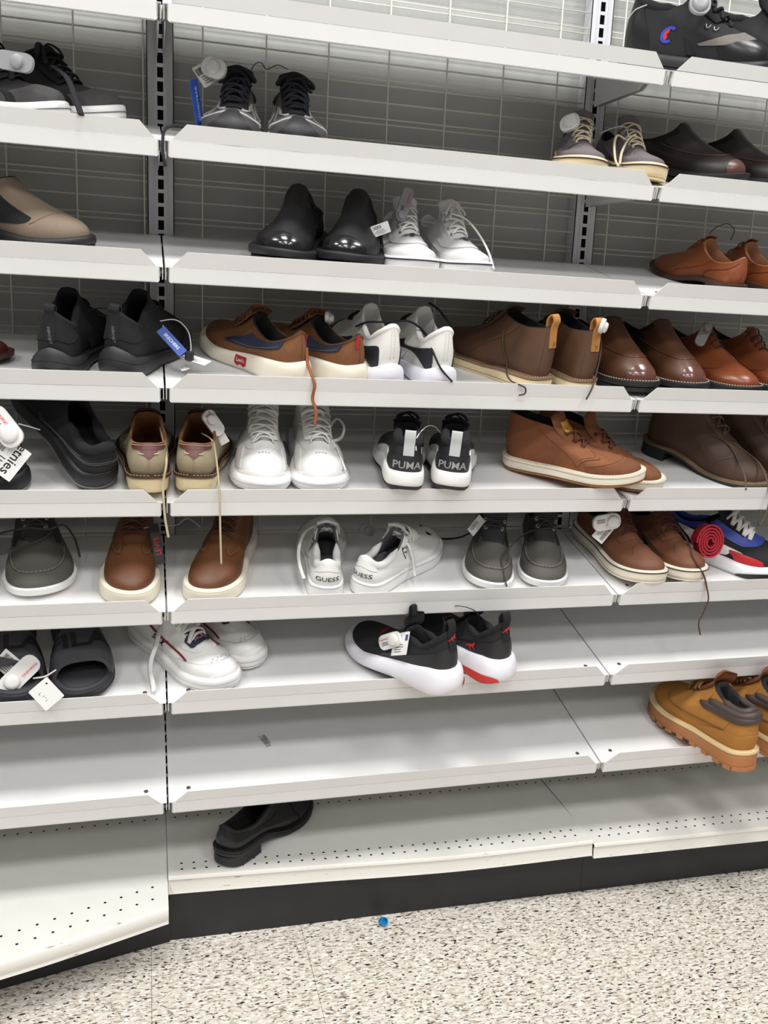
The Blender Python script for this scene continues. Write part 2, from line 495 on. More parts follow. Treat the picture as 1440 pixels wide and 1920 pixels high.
SHOES = []
class Shoe:
    """a shoe in its own frame: heel at x=0, toe at x=L, up is z, its inner side at +y (before mirroring)"""
    def __init__(s, name, label, group, i, x, d, yaw, typ='T', n=0.0, pitch=0, roll=0, mirror=False, L=.285, wf=1.0, pt=0.0,
                 ts=.012, hs=.003, th=((0, .028), (.3, .024), (.65, .02), (1, .02)), heel=None, inset=.005,
                 xh=.03, xt=.44, wo=.088, zt=(.078, .062, .058, .07, .098), toeh=.05, slope=.9, bul=.004, arch=1.0, heelbul=.003, cat='shoe', tnose=.0, thr=.34, tk=.70):
        s.thr = thr; s.tk = tk
        s.L, s.wf, s.mir = L, wf, mirror
        s.pt, s.ts, s.hs, s.th, s.heel, s.inset = pt, ts, hs, th, heel, inset
        s.xh, s.xt, s.wo, s.zt, s.toeh, s.slope, s.bul, s.heelbul = xh, xt, wo, zt, toeh, slope, bul, heelbul
        s.tnose = tnose
        s.shelf_i = i; SHOES.append(s)
        s.root = empty(name)
        tag(s.root, label, cat, group)
        s.tri_v = []; s.tri_f = []; s._bvh = None
        f2 = Vector((math.sin(R(yaw)), -math.cos(R(yaw))))
        exy = Vector((1, 0, 0)); e2 = ED if i != 8 else Vector((0, 1, 0)); e3 = EN if i != 8 else Vector((0, 0, 1))
        f = exy * f2.x + e2 * f2.y
        up = e3
        lf = up.cross(f)
        Rm = Matrix((f, lf, up)).transposed()
        Rm = Rm @ Matrix.Rotation(R(-pitch), 3, 'Y') @ Matrix.Rotation(R(roll), 3, 'X')
        near = on_shelf(i, x, d, n)
        org = near - Rm @ Vector((L if typ == 'T' else 0, 0, 0))
        s.M = Matrix.Translation(org) @ Rm.to_4x4()
        s.root.matrix_world = s.M
        P = np.array(OUT, float)
        o = crom(np.c_[P, np.zeros(len(P))], 12, True)[:, :2]
        idx = np.arange(NU) * len(o) / NU
        i0 = idx.astype(int)
        fr = (idx - i0)[:, None]
        o = o[i0] * (1 - fr) + o[(i0 + 1) % len(o)] * fr
        y = o[:, 1] * wf
        k = np.clip((o[:, 0] - .66) / .34, 0, 1)
        y = y * (1 - pt * k ** 1.6) + tnose * k
        s.out = np.c_[o[:, 0], y] * L
        dd = np.roll(s.out, -1, 0) - np.roll(s.out, 1, 0)
        nn = np.c_[dd[:, 1], -dd[:, 0]]
        s.nrm = nn / np.linalg.norm(nn, axis=1)[:, None]
        if (s.nrm[NU // 2][0] < 0): s.nrm = -s.nrm
        s.xs = s.out[:, 0] / L
    # --- heights
    def zbot(s, t):
        t = np.asarray(t, float)
        z = s.ts * np.clip((t - .64) / .36, 0, 1) ** 2 + s.hs * np.clip((.1 - t) / .1, 0, 1) ** 2
        if s.heel:
            k = np.clip((t - s.heel[0]) / (.60 - s.heel[0]), 0, 1)
            z = z + s.heel[1] * (1 - k * k * (3 - 2 * k))
        return z
    def thick(s, t):
        return np.interp(t, [a for a, b in s.th], [b for a, b in s.th])
    # --- object creation
    def add(s, name, v, f, mat, label=None, raw=False, solid=True, sharp=None, smooth=True, kind=None, parent=None):
        v = np.array(v, float)
        f = [tuple(q) for q in f]
        if s.mir and not raw:
            v = v * np.array([1, -1, 1]); f = [q[::-1] for q in f]
        if solid:
            n = len(s.tri_v)
            s.tri_v += [tuple(p) for p in v]; s.tri_f += [tuple(int(a) + n for a in q) for q in f]
            s._bvh = None
        o = mesh_obj(name, v, f, mat, parent or s.root, smooth, sharp)
        tag(o, label, None, None, kind)
        return o
    @property
    def bvh(s):
        if s._bvh is None: s._bvh = BVHTree.FromPolygons(s.tri_v, s.tri_f)
        return s._bvh
    # --- sole: layers (name, mat, f0, f1, off0, off1, bulge)
    def sole(s, *layers, lift=None):
        zb, th = s.zbot(s.xs), s.thick(s.xs)
        if lift is not None:
            u = np.arange(NU) / NU
            th = th + np.interp(u, [a for a, b in lift], [b for a, b in lift])
        for (nm, mat, f0, f1, o0, o1, bl) in layers:
            v = []; f = []
            prof = [(0, -.0025), (.10, 0), (.3, 0), (.5, 0), (.7, 0), (.9, 0), (1, -.002)]
            for t, ex in prof:
                off = o0 + (o1 - o0) * t + bl * 4 * t * (1 - t) + ex
                z = zb + th * (f0 + (f1 - f0) * t)
                p = s.out + s.nrm * off
                v += [(a, b, c) for (a, b), c in zip(p, z)]
            m = len(prof)
            for r in range(m - 1):
                for k in range(NU):
                    l = (k + 1) % NU
                    f.append((r * NU + k, r * NU + l, (r + 1) * NU + l, (r + 1) * NU + k))
            h = NU // 2
            for base, fl in ((0, False), ((m - 1) * NU, True)):
                for k in range(h):
                    a, b, c, d_ = base + k, base + k + 1, base + (NU - k - 1) % NU, base + (NU - k) % NU
                    q = [a, b, c, d_]
                    q = [w for j, w in enumerate(q) if w not in q[:j]]
                    if len(q) > 2: f.append(tuple(q[::-1] if not fl else q))
            s.sole_o = s.add(nm, v, f, mat, sharp=50)
        if s.heel:
            nm, mat = 'heel_block', s.heel[2]
            xh, hh = s.heel[0] * s.L, s.heel[1] + .001
            pts = [p + nr * layers[0][4] for p, nr in zip(s.out, s.nrm) if p[0] < xh]
            ks = [k for k in range(NU) if s.out[k][0] < xh]
            ks = sorted(ks, key=lambda k: (k + h) % NU)
            pts = [s.out[k] + s.nrm[k] * (layers[0][4] - .001) for k in ks]
            n = len(pts); v = []
            for z, sh in ((s.hs, -.002), (hh, 0)):
                v += [(a + (.0 if a > .02 else 0), b, z + (0 if z > s.hs else s.hs * max(0, (.1 * s.L - a) / (.1 * s.L)) ** 2 - s.hs)) for a, b in pts]
            f = [tuple(range(n)), tuple(range(n, 2 * n))[::-1]] + [((k + 1) % n, k, n + k, n + (k + 1) % n) for k in range(n)]
            s.add(nm, v, f, mat, sharp=40)
    # --- upper surface
    def top_pt(s, u):
        q = 1 - abs(2 * u - 1)                       # 0 heel .. 1 throat
        x = s.xh + (s.xt - s.xh) * (1 - math.cos(math.pi * q)) / 2
        sg = -1 if u < .5 else 1
        e = .75 if q < .5 else .75 - (.75 - s.thr) * smooth01((q - .5) / .4)
        w = s.wo * s.wf * math.sin(math.pi * q) ** e if 0 < q < 1 else 0
        n = len(s.zt) - 1
        z = crom([(a, 0, 0) for a in s.zt], 12)[:, 0]
        return np.array([x * s.L, sg * w * s.L, np.interp(q * n * 12, np.arange(len(z)), z)])
    def prep(s):
        s.T = np.array([s.top_pt(k / NU) for k in range(NU)])
        zb = s.zbot(s.xs) + s.thick(s.xs) - .003
        s.B = np.c_[s.out - s.nrm * s.inset, zb]
        P1 = np.zeros((NU, 3)); P2 = np.zeros((NU, 3))
        for k in range(NU):
            B, T = s.B[k], s.T[k]
            w = smooth01((B[0] / s.L - .42) / .36)
            dxy = B[:2] - T[:2]
            D = np.linalg.norm(dxy)
            hz = T[2] - B[2]
            hb = smooth01((.12 - B[0] / s.L) / .12)
            P1[k, :2] = B[:2] + s.nrm[k] * (s.bul * (1 - .4 * w) + s.heelbul * hb)
            P1[k, 2] = B[2] + (1 - w) * .5 * hz + w * min(s.toeh * s.tk, hz * 1.1)
            P2[k, :2] = T[:2] + dxy * (.42 * w + .12 * (1 - w)) + s.nrm[k] * s.bul * .5 * (1 - w) + s.nrm[k] * s.heelbul * .6 * hb
            P2[k, 2] = T[2] - ((1 - w) * .38 * hz + w * s.slope * .42 * D)
        s.P1, s.P2 = P1, P2
    def S(s, u, v):
        """point of the upper surface, u round the outline (0 heel, .5 toe), v from sole 0 to topline 1"""
        a = (u % 1) * NU; k = int(a); t = a - k; l = (k + 1) % NU; k %= NU
        g = lambda A: A[k] * (1 - t) + A[l] * t
        B, P1, P2, T = g(s.B), g(s.P1), g(s.P2), g(s.T)
        w = 1 - v
        return B * w ** 3 + P1 * 3 * w * w * v + P2 * 3 * w * v * v + T * v ** 3
    def N(s, u, v):
        e = .004
        v = min(max(v, .005), .995)
        a = s.S(u + e, v) - s.S(u - e, v); b = s.S(u, v + e) - s.S(u, v - e)
        n = np.cross(a, b)
        l = np.linalg.norm(n)
        return n / l if l > 1e-12 else np.array([0, 0, 1.0])
    def upper(s, mat, lining=None, insole=None, name='upper', label=None, depth=.55, rim=.005):
        s.prep()
        v = []; f = []
        for r in range(NV + 1):
            vv = r / NV
            for k in range(NU): v.append(s.S(k / NU, vv))
        for r in range(NV):
            for k in range(NU):
                l = (k + 1) % NU
                f.append((r * NU + k, r * NU + l, (r + 1) * NU + l, (r + 1) * NU + k))
        s.up = s.add(name, v, f, mat, label)
        # lining: rim, inner wall and insole
        cx = np.mean(s.T[:, 0])
        v = [tuple(t) for t in s.T]; f = []
        rings = [(rim * .5, .0012, 0), (rim, 0, 0), (rim * 1.2, 0, .35), (rim * 1.8, 0, depth), (rim * 3.2, 0, .90)]
        for (inn, up, dn) in rings:
            for k in range(NU):
                t = s.T[k] if dn == 0 else s.S(k / NU, 1 - dn)
                # inward: towards the spine of the opening
                c = np.array([min(max(t[0], (s.xh + .10) * s.L), max(s.xt - .10, s.xh + .12) * s.L), 0, t[2]])
                q = c - t; ln = np.linalg.norm(q[:2])
                wv = smooth01((s.B[k, 0] / s.L - .5) / .25)
                if dn > 0 and wv > 0:                # under the vamp: drop straight down and forward
                    base = s.T[k]
                    t = np.array([base[0] + (t[0] - base[0]) * (1 - .5 * wv), base[1] + (t[1] - base[1]) * (1 - .3 * wv), t[2] - .006 * wv])
                p = t + np.array([q[0], q[1], 0]) / max(ln, 1e-6) * min(inn, ln * .9)
                p[2] += up
                if dn > .9: p[2] = s.B[k, 2] + .008
                v.append(tuple(p))
        m = len(rings)
        for r in range(m):
            for k in range(NU):
                l = (k + 1) % NU
                f.append((r * NU + k, r * NU + l, (r + 1) * NU + l, (r + 1) * NU + k))
        s.add('lining', v, f, lining or mat, solid=False)
        base = [v[m * NU + k] for k in range(NU)]
        ff = []
        h = NU // 2
        for k in range(h):
            q = [k, k + 1, (NU - k - 1) % NU, (NU - k) % NU]
            q = [w for j, w in enumerate(q) if w not in q[:j]]
            if len(q) > 2: ff.append(tuple(q))
        s.add('insole', base, ff, insole or lining or mat, solid=False)
    # --- overlays
    def patch(s, name, mat, pts, th=.0014, ns=None, nt=7, label=None, smooth_pts=True, n_per=6):
        """raised panel on the upper: pts = [(u, v0, v1), ...]"""
        P = crom(pts, n_per) if smooth_pts and len(pts) > 2 else crom(pts, 1) if len(pts) > 2 else np.array([np.array(pts[0]) * (1 - t) + np.array(pts[1]) * t for t in np.linspace(0, 1, 10)])
        n = len(P); v = []; f = []
        for (u, a, b) in P:
            a, b = max(a, 0), min(b, 1)
            for j in range(nt):
                vv = a + (b - a) * j / (nt - 1)
                v.append(s.S(u, vv) + s.N(u, vv) * th)
        for i in range(n - 1):
            for j in range(nt - 1):
                f.append((i * nt + j, i * nt + j + 1, (i + 1) * nt + j + 1, (i + 1) * nt + j))
        # skirt
        edge = [(i, 0) for i in range(n)] + [(n - 1, j) for j in range(1, nt)] + [(i, nt - 1) for i in range(n - 2, -1, -1)] + [(0, j) for j in range(nt - 2, 0, -1)]
        b0 = len(v)
        for (i, j) in edge:
            u, a, b = P[i]; vv = max(a, 0) + (min(b, 1) - max(a, 0)) * j / (nt - 1)
            v.append(s.S(u, vv) - s.N(u, vv) * .0006)
        m = len(edge)
        for k in range(m):
            l = (k + 1) % m
            A = edge[k][0] * nt + edge[k][1]; B_ = edge[l][0] * nt + edge[l][1]
            f.append((A, B_, b0 + l, b0 + k))
        # outward facing
        i, j = n // 2, nt // 2
        q = f[(min(i, n - 2)) * (nt - 1) + min(j, nt - 2)]
        a, b, c = (np.array(v[q[k]]) for k in (0, 1, 2))
        if np.cross(b - a, c - a) @ s.N(*[P[i][0], (P[i][1] + P[i][2]) / 2]) < 0: f = [w[::-1] for w in f]
        return s.add(name, v, f, mat, label, sharp=45)
    def seam(s, name, pts, mat, r=.0007, off=.0012, dash=0, n=6):
        P = crom([(u, v, 0) for u, v in pts], n)
        Q = [s.S(u, v) + s.N(u, v) * off for u, v, _ in P]
        if not dash:
            v, f = tube(Q, r, 5)
            return s.add(name, v, f, mat, solid=False, parent=s.up)
        Q = np.array(Q); L = np.r_[0, np.cumsum(np.linalg.norm(np.diff(Q, axis=0), axis=1))]
        V = []; F = []
        k = 0
        while (k + .62) * dash < L[-1]:
            pp = [[np.interp(k * dash + t * dash * .62, L, Q[:, c]) for c in range(3)] for t in (0, .5, 1)]
            v, f = tube(pp, r, 4)
            F += [tuple(q + len(V) for q in w) for w in f]; V += v
            k += 1
        return s.add(name, V, F, mat, solid=False, parent=s.up, kind='stuff')
    def welt_stitch(s, mat, off, z=.0, dash=.005, r=.0007, name='welt_stitching'):
        zb = s.zbot(s.xs) + s.thick(s.xs) + z
        p = s.out + s.nrm * off
        Q = np.c_[p, zb]; Q = np.r_[Q, Q[:1]]
        L = np.r_[0, np.cumsum(np.linalg.norm(np.diff(Q, axis=0), axis=1))]
        V = []; F = []; k = 0
        while (k + 1) * dash < L[-1]:
            pp = [[np.interp(k * dash + t * dash * .6, L, Q[:, c]) for c in range(3)] for t in (0, 1)]
            v, f = tube(pp, r, 4)
            F += [tuple(q + len(V) for q in w) for w in f]; V += v; k += 1
        s.add(name, V, F, mat, solid=False, parent=s.sole_o, kind='stuff')
    def band(s, name, mat, h0, h1, off, f=1.0):
        """thin stripe round the sole wall between heights h0 and h1 above sole bottom (fractions of thickness)"""
        zb, th = s.zbot(s.xs), s.thick(s.xs)
        v = []; fc = []
        for h, o in ((h0, off - .001), (h0, off), (h1, off), (h1, off - .001)):
            p = s.out + s.nrm * o
            v += [(a, b, c) for (a, b), c in zip(p, zb + th * h)]
        for r in range(3):
            for k in range(NU):
                l = (k + 1) % NU
                fc.append((r * NU + k, r * NU + l, (r + 1) * NU + l, (r + 1) * NU + k))
        s.add(name, v, fc, mat, solid=False, parent=s.sole_o)
    def solepatch(s, name, mat, u0, u1, h0, h1, layer, ex=.0012, lens=True, n=18, label=None):
        """raised insert on the wall of a sole layer (f0, f1, off0, off1, bulge), between heights h0 and h1"""
        f0, f1, o0, o1, bl = layer
        zb, th = s.zbot(s.xs), s.thick(s.xs)
        v = []; f = []
        for j in range(n):
            t = u0 + (u1 - u0) * j / (n - 1)
            a = (t % 1) * NU; k = int(a); fr = a - k; k %= NU; l = (k + 1) % NU
            p = s.out[k] * (1 - fr) + s.out[l] * fr; nn = s.nrm[k] * (1 - fr) + s.nrm[l] * fr
            z0 = zb[k] * (1 - fr) + zb[l] * fr; h = th[k] * (1 - fr) + th[l] * fr
            e = math.sin(math.pi * (j + .15) / (n - .7)) ** .6 if lens else 1
            for q in range(5):
                zz = h0 + (h1 - h0) * e * q / 4
                tt = min(max((zz - f0) / (f1 - f0), 0), 1)
                v.append((*(p + nn * (o0 + (o1 - o0) * tt + bl * 4 * tt * (1 - tt) + ex)), z0 + h * zz))
        for j in range(n - 1):
            for q in range(4):
                a = j * 5 + q
                f.append((a, a + 5, a + 6, a + 1))
        return s.add(name, v, f, mat, label, solid=False, parent=s.sole_o)
    def collar(s, mat, r=.006, u0=-.36, u1=.36, name='collar', dz=-.002, inn=None):
        inn = r * .75 if inn is None else inn
        pts = []; rr = []
        for t in np.linspace(0, 1, 40):
            u = u0 + (u1 - u0) * t
            p = s.S(u % 1, 1).copy(); p[2] += dz
            c = np.array([(s.xh + s.xt) / 2 * s.L, 0, p[2]]); q = c - p
            p += q / np.linalg.norm(q) * inn
            pts.append(p); rr.append(r * (min(1, math.sin(math.pi * t) * 3 + .25)))
        v, f = tube(pts, rr, 8)
        return s.add(name, v, f, mat)
    def tongue(s, mat, ln=.03, w=.03, tilt=.25, th=.005, base=.72, name='tongue', curl=.35, label=None):
        p0 = s.S(.5, base) - s.N(.5, base) * .003
        T = s.S(.5, 1)
        an = R(42 + 42 * tilt)
        d = np.array([-math.cos(an), 0, math.sin(an)])
        n1, n2 = 10, 9
        up = np.cross(d, np.array([0, 1, 0])); up = -up if up[0] < 0 else up
        ctr = []
        P = [p0, s.S(.5, (base + 1) / 2) + s.N(.5, (base + 1) / 2) * .001, T + d * .002 + up * .002, T + d * ln * .6 + up * .002, T + d * ln]
        cc = crom(P, 6)
        L = np.linspace(0, 1, len(cc)); cl = np.array([[np.interp(t, L, cc[:, c]) for c in range(3)] for t in np.linspace(0, 1, n1)])
        v = []
        for side in (0, 1):
            for i in range(n1):
                t = i / (n1 - 1)
                ww = w * (.75 + .25 * t) * (math.sqrt(max(0, 1 - ((t - .78) / .22) ** 2)) * .65 + .35 if t > .78 else 1)
                for j in range(n2):
                    a = -1 + 2 * j / (n2 - 1)
                    q = cl[i] + np.array([0, a * ww, 0]) - up * (curl * ww * a * a) + up * (th if side == 0 else 0) * (1 - .6 * a ** 4)
                    v.append(q)
        f = []
        m = n1 * n2
        for i in range(n1 - 1):
            for j in range(n2 - 1):
                a = i * n2 + j
                f.append((a, a + n2, a + n2 + 1, a + 1))
                f.append((m + a, m + a + 1, m + a + n2 + 1, m + a + n2))
        for i in range(n1 - 1):
            f.append((i * n2, m + i * n2, m + (i + 1) * n2, (i + 1) * n2))
            a = i * n2 + n2 - 1
            f.append((a + n2, m + a + n2, m + a, a))
        a = (n1 - 1) * n2
        for j in range(n2 - 1): f.append((a + j, m + a + j, m + a + j + 1, a + j + 1))
        s.tong = cl; s.tongp = (w, curl, th, up)
        s.tong_o = s.add(name, v, [q[::-1] for q in f], mat, label, sharp=60)
        return s.tong_o
    def tongue_art(s, name, verts, faces, t0, hgt, mat, off):
        """flat artwork laid on the outer face of the tongue; verts in metres, y=0 at tongue fraction t0"""
        w, curl, th, up = s.tongp
        L = np.r_[0, np.cumsum(np.linalg.norm(np.diff(s.tong, axis=0), axis=1))]
        V = []
        for a, b in verts:
            d = min(max(t0 * L[-1] + b, 0), L[-1])
            c = np.array([np.interp(d, L, s.tong[:, k]) for k in range(3)])
            q = (-a if s.mir else a) / w
            V.append(c + np.array([0, q * w, 0]) + up * (th * (1 - .6 * q ** 4) - curl * w * q * q + off))
        return s.add(name, V, faces, mat, solid=False, smooth=False, parent=s.tong_o, kind='stuff' if 'lettering' in name else None)
    def pulltab(s, mat, h=.02, w=.014, v0=.55, th=.002, name='pull_tab', label=None, out=.004):
        a = s.S(0, v0) + s.N(0, v0) * .0015; b = s.S(0, .95) + s.N(0, .95) * .002
        T = s.S(0, 1)
        P = crom([a, b, T + np.array([-out, 0, h * .55]), T + np.array([.002, 0, h]), T + np.array([.010, 0, h * .5]), T + np.array([.008, 0, -.008])], 6)
        V = []; F = []
        up = []
        for i, p in enumerate(P):
            t = P[min(i + 1, len(P) - 1)] - P[max(i - 1, 0)]; t /= np.linalg.norm(t)
            n = np.cross(t, np.array([0, 1, 0]))
            for sy, sn in ((-1, -1), (1, -1), (1, 1), (-1, 1)):
                V.append(p + np.array([0, sy * w / 2, 0]) + n * sn * th / 2)
        n = len(P)
        for i in range(n - 1):
            for k in range(4):
                l = (k + 1) % 4
                F.append((i * 4 + k, i * 4 + l, (i + 1) * 4 + l, (i + 1) * 4 + k))
        F += [(3, 2, 1, 0), tuple(range(4 * n - 4, 4 * n))]
        return s.add(name, V, F, mat, label, sharp=40)
    # --- after mirroring (final local coordinates)
    def hit(s, p, d):
        h = s.bvh.ray_cast(Vector(p), Vector(d).normalized())
        return (h[0], h[1]) if h[0] is not None else (None, None)
    def top(s, xf, y, up=.0):
        p, n = s.hit((xf * s.L, y, .4), (0, 0, -1))
        if p is None: return Vector((xf * s.L, y, .08)), Vector((0, 0, 1))
        if n.z < 0: n = -n
        return p + n * up, n
    def laces(s, mat, rows, r=.0022, flat=.5, style='cross', eyelet=None, lift=.004, bow=None, ends=None, er=.0036):
        """rows: [(x fraction, half spacing)] from toe to throat"""
        V = []; F = []
        def addtube(pts, rr=r, fl=flat):
            v, f = tube(pts, rr, 6, flat=fl)
            F.extend(tuple(q + len(V) for q in w) for w in f); V.extend(v)
        E = [[s.top(x, sg * d, .001) for sg in (-1, 1)] for x, d in rows]
        def arc(a, b, h):
            (pa, na), (pb, nb) = a, b
            out = []
            for t in np.linspace(0, 1, 9):
                p = pa.lerp(pb, t); nn = na.lerp(nb, t).normalized()
                q, qn = s.top(p.x / s.L, p.y)
                zz = max(p.z, q.z if q.z < p.z + .02 else p.z)
                p = Vector((p.x, p.y, zz)) + nn * (h * math.sin(math.pi * t) ** .6 + .0005)
                out.append(p)
            return crom(out, 2)
        n = len(E)
        addtube(arc(E[0][0], E[0][1], lift * .8))
        for k in range(n - 1):
            if style == 'cross':
                addtube(arc(E[k][0], E[k + 1][1], lift)); addtube(arc(E[k][1], E[k + 1][0], lift * 1.4))
            else:
                addtube(arc(E[k + 1][0], E[k + 1][1], lift))
        if eyelet:
            ev = []; ef = []
            for row in E:
                for p, nn in row:
                    a = nn.orthogonal().normalized(); b = nn.cross(a)
                    pts = [p + a * (math.cos(g) * er) + b * (math.sin(g) * er) for g in np.linspace(0, 2 * math.pi, 11)[:-1]]
                    v, f = tube(pts, er * .35, 5, True)
                    ef += [tuple(q + len(ev) for q in w) for w in f]; ev += v
            s.add('eyelets', ev, ef, eyelet, raw=True, solid=False, parent=s.up, kind='stuff')
        top = (E[-1][0][0] + E[-1][1][0]) / 2 + Vector((0, 0, lift + .002))
        if bow:
            for sg in (-1, 1):
                l, dn, bk = bow
                pts = [top, top + Vector((.004, sg * l * .35, .010)), top + Vector((.012, sg * l * .8, .004)), top + Vector((.016, sg * l, -dn * .4)),
                       top + Vector((.006, sg * l * .75, -dn * .2)), top + Vector((0, sg * l * .3, .003)), top]
                addtube(crom(pts, 6))
                pts = [top, top + Vector((.008, sg * l * .3, .006)), top + Vector((.02 + bk, sg * l * .6, -dn * .5)), top + Vector((.03 + bk, sg * l * .8, -dn))]
                addtube(crom(pts, 6))
            v = [top + Vector((math.cos(g) * .005, math.sin(g) * .006, h)) for h in (-.003, .004) for g in np.linspace(0, 2 * math.pi, 9)[:-1]]
        for e in (ends or []):
            addtube(crom([Vector(p) for p in e], 8))
        s.E = E
        return s.add('lace', V, F, mat, raw=True, solid=False)
    def cord(s, pts, r, mat, name='lace', flat=1.0, label=None):
        v, f = tube(crom([Vector(p) for p in pts], 8), r, 6, flat=flat)
        return s.add(name, v, f, mat, raw=True, solid=False, label=label)
    def wcord(s, pts, r, mat, name='lace_end', flat=1.0, label=None):
        """same, points given in world space"""
        Mi = s.M.inverted()
        return s.cord([Mi @ Vector(p) for p in pts], r, mat, name, flat, label)
    def decal(s, name, verts, faces, org, ex, ey, mat, off=.0008, maxe=.004, reach=.08, label=None):
        """flat artwork pressed onto the shoe: cast along -(ex x ey) from org"""
        ex, ey = Vector(ex).normalized(), Vector(ey).normalized()
        d = -ex.cross(ey)
        bm = bmesh.new()
        vs = [bm.verts.new((a, b, 0)) for a, b in verts]
        for q in faces:
            try: bm.faces.new([vs[k] for k in q])
            except ValueError: pass
        bmesh.ops.triangulate(bm, faces=bm.faces[:])
        for _ in range(3):
            es = [e for e in bm.edges if e.calc_length() > maxe]
            if not es: break
            bmesh.ops.subdivide_edges(bm, edges=es, cuts=1)
        bmesh.ops.triangulate(bm, faces=bm.faces[:])
        V = []; bad = set()
        bm.verts.index_update()
        for k, v in enumerate(bm.verts):
            p = Vector(org) + ex * v.co.x + ey * v.co.y
            h, n = s.hit(p - d * reach * .5, d)
            if h is None: bad.add(k); V.append(p)
            else:
                if n.dot(d) > 0: n = -n
                V.append(h + n * off)
        F = [tuple(v.index for v in q.verts) for q in bm.faces]
        F = [q for q in F if not (set(q) & bad)]
        bm.free()
        if F: return s.add(name, V, F, mat, raw=True, solid=False, smooth=False, label=label, parent=getattr(s, 'up', None), kind='stuff' if 'lettering' in name else None)
    def text(s, name, body, size, org, ex, ey, mat, bold=.0, shear=0, sx=1, label=None, off=.0009):
        v, f = text_mesh(body, size, bold, shear)
        return s.decal(name, [(a * sx, b) for a, b in v], f, org, ex, ey, mat, off, label=label)

def rect(w, h, r=0):
    if not r: return [(-w / 2, -h / 2), (w / 2, -h / 2), (w / 2, h / 2), (-w / 2, h / 2)], [(0, 1, 2, 3)]
    v = []
    for cx, cy, a0 in ((w / 2 - r, -h / 2 + r, -90), (w / 2 - r, h / 2 - r, 0), (-w / 2 + r, h / 2 - r, 90), (-w / 2 + r, -h / 2 + r, 180)):
        for k in range(5):
            a = R(a0 + 22.5 * k); v.append((cx + r * math.cos(a), cy + r * math.sin(a)))
    return v, [tuple(range(len(v)))]

INK = pmat('dark_print', (28, 28, 30), .6)
INKRED = pmat('red_print', (196, 40, 44), .6)
INKWHITE = pmat('white_print', (230, 230, 228), .6)
# ---------------------------------------------------------------- materials of the shoes
def leather(n, c, r=.42, b=.12, var=.16, coat=0): return pmat(n, c, r, 'noise', 70, b, var, coat=coat)
def suede(n, c, var=.22): return pmat(n, c, .85, 'suede', 90, .35, var)
def canvas(n, c, sc=420): return pmat(n, c, .85, 'weave', sc, .35, .08)
def rubber(n, c, r=.55, var=.05): return pmat(n, c, r, 'noise', 50, .08, var)
def cord_m(n, c): return pmat(n, c, .8, 'weave', 900, .4, .08)
BLK_L = leather('black_leather', (26, 26, 28), .32)
BLK_S = suede('black_nubuck', (30, 30, 33))
BLK_R = rubber('black_rubber', (30, 30, 32), .55)
BLK_K = pmat('black_knit', (27, 27, 30), .8, 'knit', 700, .5, .1, dist=.0015)
BLK_F = pmat('black_fabric', (22, 22, 25), .9, 'weave', 500, .3, .1)
BLK_LACE = cord_m('black_lace', (24, 24, 28))
WHT_L = leather('white_leather', (232, 230, 228), .4, .08, .03)
WHT_R = rubber('white_rubber', (238, 236, 234), .45, .02)
WHT_F = pmat('white_fabric_lining', (226, 224, 222), .85, 'weave', 500, .3, .04)
WHT_LACE = cord_m('white_lace', (236, 234, 230))
DARK_IN = pmat('dark_lining', (24, 22, 22), .9, 'noise', 60, .1, .1)
CREAM_R = rubber('cream_rubber', (226, 208, 168), .6, .04)
OFFW_R = rubber('off_white_rubber', (232, 224, 206), .5, .03)
METAL = pmat('bright_metal', (200, 200, 198), .3, metal=1)
DKMETAL = pmat('antique_metal', (110, 92, 74), .4, metal=1)

G = 'pairs of shoes on the slanted shelves'

